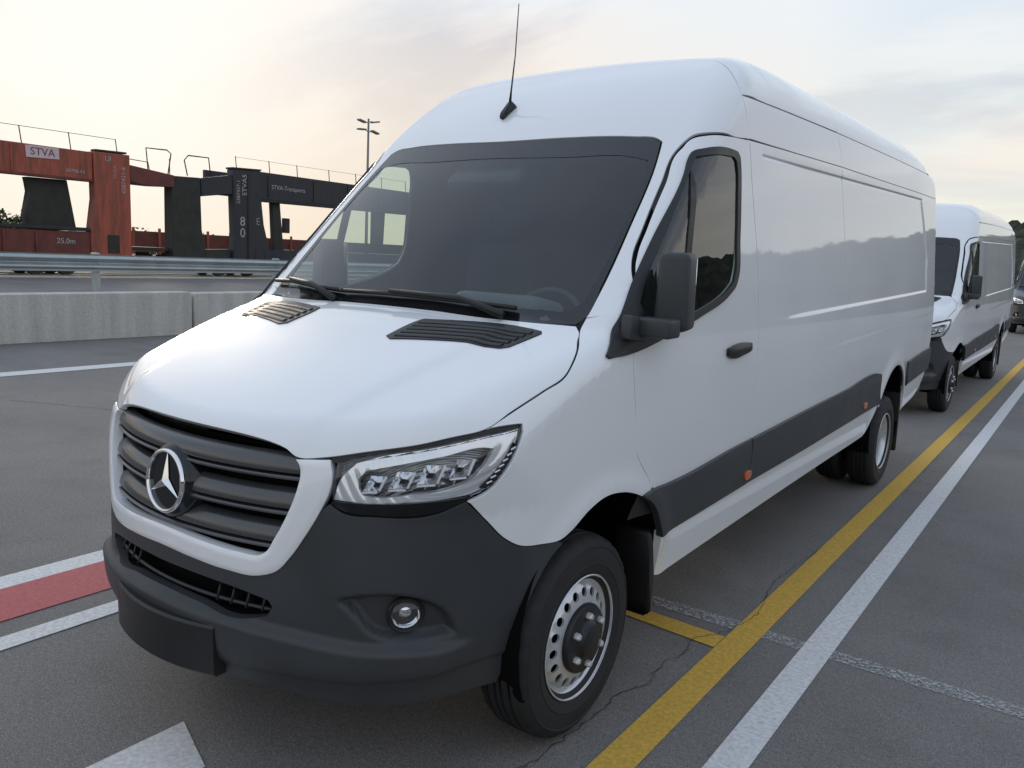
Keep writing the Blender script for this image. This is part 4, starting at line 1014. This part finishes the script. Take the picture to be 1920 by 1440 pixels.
# bright frame round the reflectors
FR_O = [(.599, -.806, .960), (.608, -.79, 1.016), (.640, -.757, 1.066), (.700, -.712, 1.090), (.78, -.635, 1.109), (.884, -.485, 1.140), (.936, -.386, 1.155), (.938, -.402, 1.112), (.930, -.440, 1.060), (.912, -.480, 1.005), (.885, -.528, .975), (.85, -.58, .966), (.75, -.69, .958), (.66, -.768, .955)]
FR_I = [(.652, -.762, 1.022), (.668, -.748, 1.047), (.737, -.696, 1.066), (.828, -.605, 1.091), (.898, -.489, 1.111), (.912, -.468, 1.106), (.900, -.512, 1.043), (.880, -.543, 1.010), (.857, -.584, .994), (.772, -.684, .980), (.70, -.74, .971), (.669, -.76, .976), (.656, -.765, .995)]
hsub('light_strip', FR_O, -.010, RIBBED, .02, (FR_I,))
# lower gloss black strip
LOW = [(.594, -.81, .955), (.66, -.768, .953), (.75, -.69, .956), (.85, -.58, .963), (.88, -.536, .967), (.868, -.548, .95), (.815, -.628, .925), (.706, -.741, .922), (.63, -.79, .929), (.602, -.808, .945)]
hsub('lower_trim', LOW, -.0025, GLOSSBLACK, .01)
# indicator strip with cells
IND = [(.932, -.405, 1.118), (.942, -.400, 1.105), (.925, -.450, 1.030), (.905, -.488, .985), (.890, -.505, .990), (.905, -.475, 1.02), (.92, -.44, 1.06)]
hsub('indicator', IND, -.0065, GLOSSBLACK, .008)
for k in range(7):
    u = k / 6; x = .936 - .032 * u; y = -.410 - .070 * u; z = 1.100 - .095 * u
    P_, t_, u_, n_ = surf_frame(x, y, z, -.0045)
    cm = place(rbox('indicator_cell', (.020, .006, .004), .002, 1, (0, 0, 0), Matrix.Rotation(R(20), 3, 'Z')), P_, t_, u_, n_)
    both('indicator_cell', cm, hA[0], SATIN, hA[1])
# reflector modules: faceted chrome scoops with a dark lens, a bright fin and a shelf
def scoop(sc):
    o = np.array([(-.046, -.030), (.022, -.032), (.052, .034), (-.012, .036)]) * sc; i = np.array([(-.013, -.009), (.010, -.010), (.016, .007), (-.004, .009)]) * sc + np.array([.002, -.004])
    m_ = (o + np.roll(o, -1, 0)) / 2; V = [(*p_, .016) for p_ in o] + [(*p_, .010) for p_ in m_] + [(*p_, -.012) for p_ in i]; Fc = []
    for k in range(4):
        j = (k + 1) % 4; Fc += [(k, 4 + k, 8 + k), (4 + k, j, 8 + j), (4 + k, 8 + j, 8 + k)]
    return V, Fc, [(*p_, -.0115) for p_ in i]
for (x, y, z, s) in ((.690, -.740, 1.008, .68), (.752, -.694, 1.020, .76), (.812, -.636, 1.036, .82), (.868, -.562, 1.052, .74)):
    P_, t_, u_, n_ = surf_frame(x, y, z, -.034)
    V, Fc, I = scoop(s)
    both('reflector', place(mesh('reflector', V, Fc, False), P_, t_, u_, n_), hA[0], CHROME, hA[1])
    both('projector_eye', place(mesh('projector_eye', I, [(0, 1, 2, 3)], False), P_, t_, u_, n_), hA[0], GLOSSBLACK, hA[1])
    fn = rbox('reflector_fin', (.007, .068 * s, .012), .002, 1, (.040 * s, .004, .020), Matrix.Rotation(R(-25), 3, 'Z'))
    both('reflector_fin', place(fn, P_, t_, u_, n_), hA[0], LAMPWHITE, hA[1])
    sh = rbox('reflector_shelf', (.066 * s, .005, .016), .002, 1, (-.010, -.034 * s, .020), Matrix.Rotation(R(3), 3, 'Z'))
    both('reflector_shelf', place(sh, P_, t_, u_, n_), hA[0], LAMPWHITE, hA[1])
for k in range(10):
    u = k / 9; q_ = (.668 + .235 * u, -.752 + .27 * u * (.6 + .4 * u), .985 + .03 * u)
    P_, t_, u_, n_ = surf_frame(*q_, -.030)
    both('reflector_rib', place(rbox('reflector_rib', (.003, .020, .010), .001, 1, (0, 0, 0), Matrix.Rotation(R(-25), 3, 'Z')), P_, t_, u_, n_), hA[0], SATIN, hA[1])
# black gasket behind the hood/headlight joint
gask = [(.575, -.79, 1.062), (.64, -.752, 1.070), (.700, -.705, 1.085), (.780, -.630, 1.104), (.884, -.480, 1.136), (.935, -.382, 1.150), (.944, -.372, 1.172), (.886, -.478, 1.166), (.77, -.64, 1.13), (.66, -.73, 1.104), (.57, -.79, 1.082)]
both('gasket', patch('gasket', POL, [L2(POL, gask, .01)], .012, off=-.010, flange=0), van, BLACK)

# --- hood vents
vent = [(.268, -.268), (.276, -.115), (.284, -.092), (.31, -.085), (.700, .004), (.735, .004), (.744, -.010), (.712, -.150), (.690, -.172), (.30, -.284)]
def hood_pts(l): return BAR.to3(BAR.to2(np.array([(x, y, float(top(np.array([x]), np.array([y]))[0])) for x, y in l])))
vp3 = hood_pts(vent)
vm = patch('hood_vent', BAR, [smooth_loop(BAR.to2(vp3), .010, ang=18)], .02, off=.004, flange=.008)
vA = both('hood_vent', vm, van, BLACK)
A = np.array([.276, -.115]); B = np.array([.735, -.005]); C_ = np.array([.285, -.272]); D = np.array([.700, -.165])
for k in range(5):
    u = .10 + .80 * k / 4
    a = A * (1 - u) + C_ * u; b = B * (1 - u) + D * u
    P = hood_pts([tuple(a * (1 - t) + b * t) for t in np.linspace(.04, .96, 14)]); N = grad(P); P = P + N * .006
    V = []; Fc = []
    prof = [(-.013, -.002), (-.011, .001), (.004, .003), (.012, 0), (.012, -.004)]
    dirv = np.array([0, -1, 0])
    for p_, n_ in zip(P, N):
        d_ = dirv - n_ * np.dot(dirv, n_); d_ /= np.linalg.norm(d_)
        for s_, h_ in prof: V.append(p_ + d_ * s_ + n_ * h_)
    np_ = len(prof)
    for i in range(len(P) - 1):
        for j in range(np_): Fc.append((i * np_ + j, i * np_ + (j + 1) % np_, (i + 1) * np_ + (j + 1) % np_, (i + 1) * np_ + j))
    Fc.append(tuple(range(np_))); Fc.append(tuple((len(P) - 1) * np_ + j for j in range(np_ - 1, -1, -1)))
    bm = bmesh.new(); vv = [bm.verts.new(v) for v in V]
    for f in Fc: bm.faces.new([vv[i] for i in f])
    both('vent_slat', bm_mesh(bm, 'vent_slat', True, 50), vA[0], BLACK, vA[1])

# --- wipers
def ws_pt(x, z, off):
    q = ROOFB.to2([(x, .1, z)])
    # walk y so that the surface has height z at x
    lo, hi = -.05, .8
    for _ in range(30):
        m_ = (lo + hi) / 2
        P = ROOFB.to3(np.array([[math.atan2(x, z - 1.0) * 1.2, m_]]))[0]
        if P[2] < z: lo = m_
        else: hi = m_
    P = ROOFB.to3(np.array([[math.atan2(x, z - 1.0) * 1.2, hi]])); n = grad(P)[0]
    return P[0] + n * off
for xs, zs, piv in (((.58, .35, 0.0, -.30), (1.452, 1.462, 1.468, 1.462), (.56, .02, 1.43)), ((-.28, -.50, -.70, -.86), (1.462, 1.466, 1.476, 1.47), (-.30, .01, 1.43))):
    b_ = [ws_pt(x, z, .018) for x, z in zip(xs, zs)]
    wb = add('wiper', tube('wiper', b_, .009, 8), van, BLACK)
    b2 = [p_ + np.array([0, -.012, .012]) for p_ in b_]
    add('wiper_arm', tube('wiper_arm', [np.array(piv) + np.array([0, -.01, .01]), b2[1], b2[2]], .011, 8, rads=[.016, .011, .008]), wb, BLACK)

# --- antenna
P_ = ROOFB.to3(ROOFB.to2([(-.10, .885, 2.29)])); n_ = grad(P_)[0]; P_ = P_[0]
fd = np.array([0, .80, .60]); fd -= n_ * np.dot(fd, n_); fd /= np.linalg.norm(fd); sd = np.cross(fd, n_)
base = rbox('antenna', (.050, .135, .055), .02, 3, (0, 0, .012), None, lambda c: (c.x * (1 - .45 * (c.z > 0)) * (.55 if c.y < 0 else 1), c.y * (1 - .25 * (c.z > 0)), c.z * (.45 if c.y < 0 else 1)))
ant = add('antenna', place(base, P_, sd, fd, n_), van, BLACK)
mb = P_ + fd * .035 + n_ * .03
add('antenna_mast', tube('antenna_mast', [mb, mb + np.array([.002, .004, .06]), (-.118, .945, 2.56), (-.112, .952, 2.79)], .003, 6, rads=[.007, .0045, .0032, .0022]), ant, BLACK)

# --- mirrors
def mtaper(c): return (c.x * (1 - .10 * (c.z > 0)), c.y * (1 - .15 * (c.z > 0)), c.z)
mh = rbox('mirror', (.122, .150, .272), .024, 3, (1.060, .350, 1.545), Matrix.Rotation(R(12), 3, 'Z'), mtaper)
mm = both('mirror', mh, van, PLASTIC)
ma = rbox('mirror_arm', (.150, .090, .066), .012, 3, (1.045, .238, 1.425)); both('mirror_arm', ma, mm[0], PLASTIC, mm[1])
mg = rbox('mirror_glass', (.095, .006, .215), .002, 1, (1.045, .432, 1.552), Matrix.Rotation(R(14), 3, 'Z')); both('mirror_glass', mg, mm[0], CHROME, mm[1])
mfx = 0
mf = rbox('mirror_foot', (.045, .13, .085), .012, 2, (.985, .20, 1.418), Matrix.Rotation(R(-8), 3, 'X')); both('mirror_foot', mf, mm[0], PLASTIC, mm[1])

mm[1].location = (.05, .24, 0)      # the far mirror is folded further back

# --- wheels
def tyre_mod(i, k): return 0
tp = [(.200, -.078), (.214, -.088), (.222, -.091), (.250, -.101), (.285, -.103), (.318, -.099), (.338, -.090), (.349, -.078), (.354, -.064)]
groove = [(.356, -.052), (.348, -.049), (.348, -.043), (.357, -.040), (.357, -.018), (.349, -.015), (.349, -.009), (.3575, -.006)]
prof_t = tp + groove + [(r_, -x_) for r_, x_ in reversed(groove)] + [(.354, .064), (.349, .078), (.338, .090), (.322, .0975), (.320, .1005), (.316, .1005), (.314, .0985), (.285, .103), (.262, .1025), (.260, .1045), (.257, .1045), (.255, .102), (.238, .098), (.222, .091), (.214, .088), (.200, .078)]
def tmod(i, k):
    r_, x_ = prof_t[i]
    return -.006 if (abs(x_) in (.078, .064, .09) and .33 < r_ < .355 and (k % 4) == 0) else 0
tyre_me = lathe('tyre', prof_t, 112, 30, tmod)
def rim_me(disc):
    """disc: list of (r, x) from the rim well to the hub"""
    r_ = [p[0] for p in disc][::-1]; x_ = [p[1] for p in disc][::-1]
    no = 72
    outer = np.array([(disc[0][0] * math.cos(t), disc[0][0] * math.sin(t)) for t in np.linspace(0, 2 * math.pi, no, endpoint=False)])
    inner = np.array([(disc[-1][0] * math.cos(t), disc[-1][0] * math.sin(t)) for t in np.linspace(0, 2 * math.pi, 48, endpoint=False)])
    loops = [outer, inner[::-1]]; nh = 18
    for k in range(nh):
        a = 2 * math.pi * (k + .5) / nh; c = (.158 * math.cos(a), .158 * math.sin(a))
        loops.append(np.array([(c[0] + .0165 * math.cos(t), c[1] + .0165 * math.sin(t)) for t in np.linspace(2 * math.pi, 0, 14, endpoint=False)]))
    pts = np.concatenate(loops); edges = []; k0 = 0
    for L in loops: edges += [(k0 + i, k0 + (i + 1) % len(L)) for i in range(len(L))]; k0 += len(L)
    vo, eo, fo, *_ = delaunay_2d_cdt([Vector(p) for p in pts], edges, [], 0, 1e-7)
    q = np.array([(v.x, v.y) for v in vo]); tri = np.array(fo); tri = tri[inside(q[tri].mean(1), loops)]
    bm = bmesh.new()
    vv = [bm.verts.new((float(np.interp(math.hypot(*p), r_, x_)), p[0], p[1])) for p in q]
    for t in tri: bm.faces.new([vv[i] for i in t])
    bmesh.ops.recalc_face_normals(bm, faces=bm.faces[:])
    # wall of each hole
    be = [e for e in bm.edges if len(e.link_faces) == 1]
    ex = bmesh.ops.extrude_edge_only(bm, edges=be); 
    for v in ex['geom']:
        if isinstance(v, bmesh.types.BMVert): v.co.x -= .008
    # rim well and flange
    prof = [(.200, -.085), (.188, -.07), (.186, .02), (.188, .055), (.196, .070), (.203, .078), (.214, .086), (.2185, .092), (.2205, .0955), (.218, .098), (.214, .096)]
    n = 72; rows = []
    for r0, x0 in prof: rows.append([bm.verts.new((x0, r0 * math.cos(2 * math.pi * k / n), r0 * math.sin(2 * math.pi * k / n))) for k in range(n)])
    for a, b in zip(rows, rows[1:]):
        for k in range(n): bm.faces.new((a[k], a[(k + 1) % n], b[(k + 1) % n], b[k]))
    return bm_mesh(bm, 'wheel', True, 30)
rim_f = rim_me([(.194, .062), (.188, .074), (.178, .081), (.150, .090), (.132, .096), (.112, .098)])
rim_r = rim_me([(.189, -.060), (.180, -.066), (.150, -.070), (.138, -.074), (.100, -.076)])
cap_f = lathe('hub_cap', [(.122, .094), (.122, .108), (.117, .116), (.105, .120), (.070, .122), (.062, .128), (.056, .140), (.040, .146), (0, .148)], 48, 35)
cap_r = lathe('hub_cap', [(.100, -.078), (.098, -.05), (.075, -.045), (.070, -.01), (.060, .0), (0, .004)], 40, 35)
nut = lathe('lug_nut', [(.0125, 0), (.0125, .016), (.009, .022), (0, .023)], 6, 35)
brake = lathe('brake_disc', [(0, -.02), (.183, -.02), (.183, -.05), (0, -.05)], 40, 30)
def wheel(x, y, frontw, rotz=0.0):
    w = add('wheel', rim_f if frontw else rim_r, van, STEEL); w.location = (x, y, .355 - y * math.sin(R(1.0695))); w.rotation_euler = (R(12), 0, rotz)
    add('tyre', tyre_me, w, RUBBER)
    add('hub_cap', cap_f if frontw else cap_r, w, BLACK)
    b_ = add('brake_disc', brake, w, DARK)
    if not frontw: b_.location.x = -.09
    for k in range(6):
        a = R(60 * k + 20); n_ = add('lug_nut', nut, w, STEEL); rr0 = .088 if frontw else .085
        n_.location = (.119 if frontw else -.048, rr0 * math.cos(a), rr0 * math.sin(a))
    if not frontw:
        t2 = add('inner_tyre', tyre_me, w, RUBBER); t2.location = (-.25, 0, 0)
    return w
for sgn, rz in ((1, 0.0), (-1, math.pi)):
    wheel(sgn * .860, 0.0, True, rz); wheel(sgn * .868, 4.50, False, rz)
# wheel wells, mud flaps, underbody
def well(yc, zc, r, x0, x1):
    V = []; Fc = []; n = 25
    for x in (x1, x0):
        for t in np.linspace(R(-32), R(212), n): V.append((x, yc + r * math.cos(t), max(zc + r * math.sin(t), .26)))
    for i in range(n - 1): Fc.append((i, i + 1, n + i + 1, n + i))
    Fc.append(tuple(range(n, 2 * n)))
    return mesh('wheel_well', V, Fc, False)
both('wheel_well', well(.09, .43, .46, .52, .955), van, DARK)
both('wheel_well', well(4.42, .45, .475, .40, .975), van, DARK)
fl = prism('mud_flap', [(.475, .60), (.51, .62), (.535, .42), (.540, .27), (.528, .245), (.510, .255), (.495, .42)], .80, .962, .014)
both('mud_flap', fl, van, BLACK)
fl2 = prism('mud_flap', [(4.86, .68), (4.89, .68), (4.93, .34), (4.94, .12), (4.92, .11), (4.89, .34)], .62, .98, .01)
both('mud_flap', fl2, van, BLACK)
add('underbody', rbox('underbody', (1.50, 4.5, .10), .02, 1, (0, 3.1, .50)), van, DARK)
add('underbody', rbox('underbody', (.9, 1.25, .12), .02, 1, (0, 0, .46)), van, DARK)
add('chassis_beam', rbox('chassis_beam', (.09, 5.9, .14), .01, 1, (.42, 2.7, .42)), van, DARK)
add('chassis_beam', rbox('chassis_beam', (.09, 5.9, .14), .01, 1, (-.42, 2.7, .42)), van, DARK)
add('fuel_tank', rbox('fuel_tank', (.50, 1.5, .26), .05, 3, (.50, 1.95, .36)), van, DARK)
add('shadow_block', rbox('shadow_block', (.50, 1.0, .28), .08, 4, (-.36, 3.25, .30)), van, DARK)  # dark box added before the far rear wheels to read as shadow
add('propeller_shaft', tube('propeller_shaft', [(0, .6, .42), (0, 2.5, .36), (0, 4.4, .28)], .05, 10), van, DARK)
add('rear_axle', tube('rear_axle', [(-.8, 4.50, .272), (.8, 4.50, .272)], .06, 12), van, DARK)
add('front_axle', tube('front_axle', [(-.8, 0, .355), (.8, 0, .355)], .04, 10), van, DARK)

# --- cab interior
dash = [(-.05, 1.36), (.16, 1.415), (.26, 1.40), (.33, 1.33), (.36, 1.20), (.34, 1.0), (.30, .75), (.05, .75), (-.02, 1.1)]
add('dashboard', prism('dashboard', dash, -.80, .80, .02), van, DASHM)
add('instrument_hood', rbox('instrument_hood', (.40, .22, .10), .035, 3, (.40, .26, 1.44), Matrix.Rotation(R(-10), 3, 'X')), van, DASHM)
add('bulkhead', rbox('bulkhead', (1.80, .04, 1.75), .01, 1, (0, 1.72, 1.47)), van, INTERIOR)
add('cab_floor', rbox('cab_floor', (1.70, 1.0, .06), .01, 1, (0, 1.22, .66)), van, INTERIOR)
add('headliner', rbox('headliner', (1.5, .70, .03), .01, 1, (0, 1.36, 2.20)), van, INTERIOR)
ring = [(.40 + .19 * math.cos(t), .50 + .19 * math.sin(t) * .40, 1.33 + .19 * math.sin(t) * .92) for t in np.linspace(0, 2 * math.pi, 33)]
sw = add('steering_wheel', tube('steering_wheel', ring, .016, 8, False), van, BLACK)
add('steering_hub', rbox('steering_hub', (.16, .05, .12), .02, 2, (.40, .49, 1.32), Matrix.Rotation(R(-22), 3, 'X')), sw, BLACK)
for sx in (.44, -.44):
    st = add('seat', rbox('seat', (.52, .50, .16), .05, 3, (sx, 1.05, .98)), van, SEATM)
    add('backrest', rbox('backrest', (.50, .14, .66), .05, 3, (sx, 1.34, 1.36), Matrix.Rotation(R(-10), 3, 'X')), st, SEATM)
    add('headrest', rbox('headrest', (.27, .10, .19), .04, 3, (sx, 1.43, 1.80), Matrix.Rotation(R(-8), 3, 'X')), st, SEATM)
sen = rbox('sensor_housing', (.40, .17, .07), .03, 3, (-.02, .66, 1.985), Matrix.Rotation(R(38), 3, 'X'))
add('sensor_housing', sen, windshield, BLACK)

# ------------------------------------------------------------------ further vans: copies of the thing with all its parts
def copy_tree(o, parent=None, swap=None):
    c = o.copy(); COL.objects.link(c); c.parent = parent
    if swap and c.data is not None and c.data.materials and c.data.materials[0] == swap[0]:
        c.data = c.data.copy(); c.data.materials[0] = swap[1]
    for ch in list(o.children): copy_tree(ch, c, swap)
    return c
v2 = copy_tree(van); v2.location = (-.06, 8.97, 0)
tag(v2, 'white high-roof panel van parked directly behind the nearest one', 'van')
v3 = copy_tree(van, None, (PAINT, DARKPAINT)); v3.location = (.95, 28.5, 0)
tag(v3, 'dark blue van just showing at the right picture edge behind the second white van', 'van')
for v in (van, v2, v3): v['group'] = 'vans parked in a row along the yellow line'
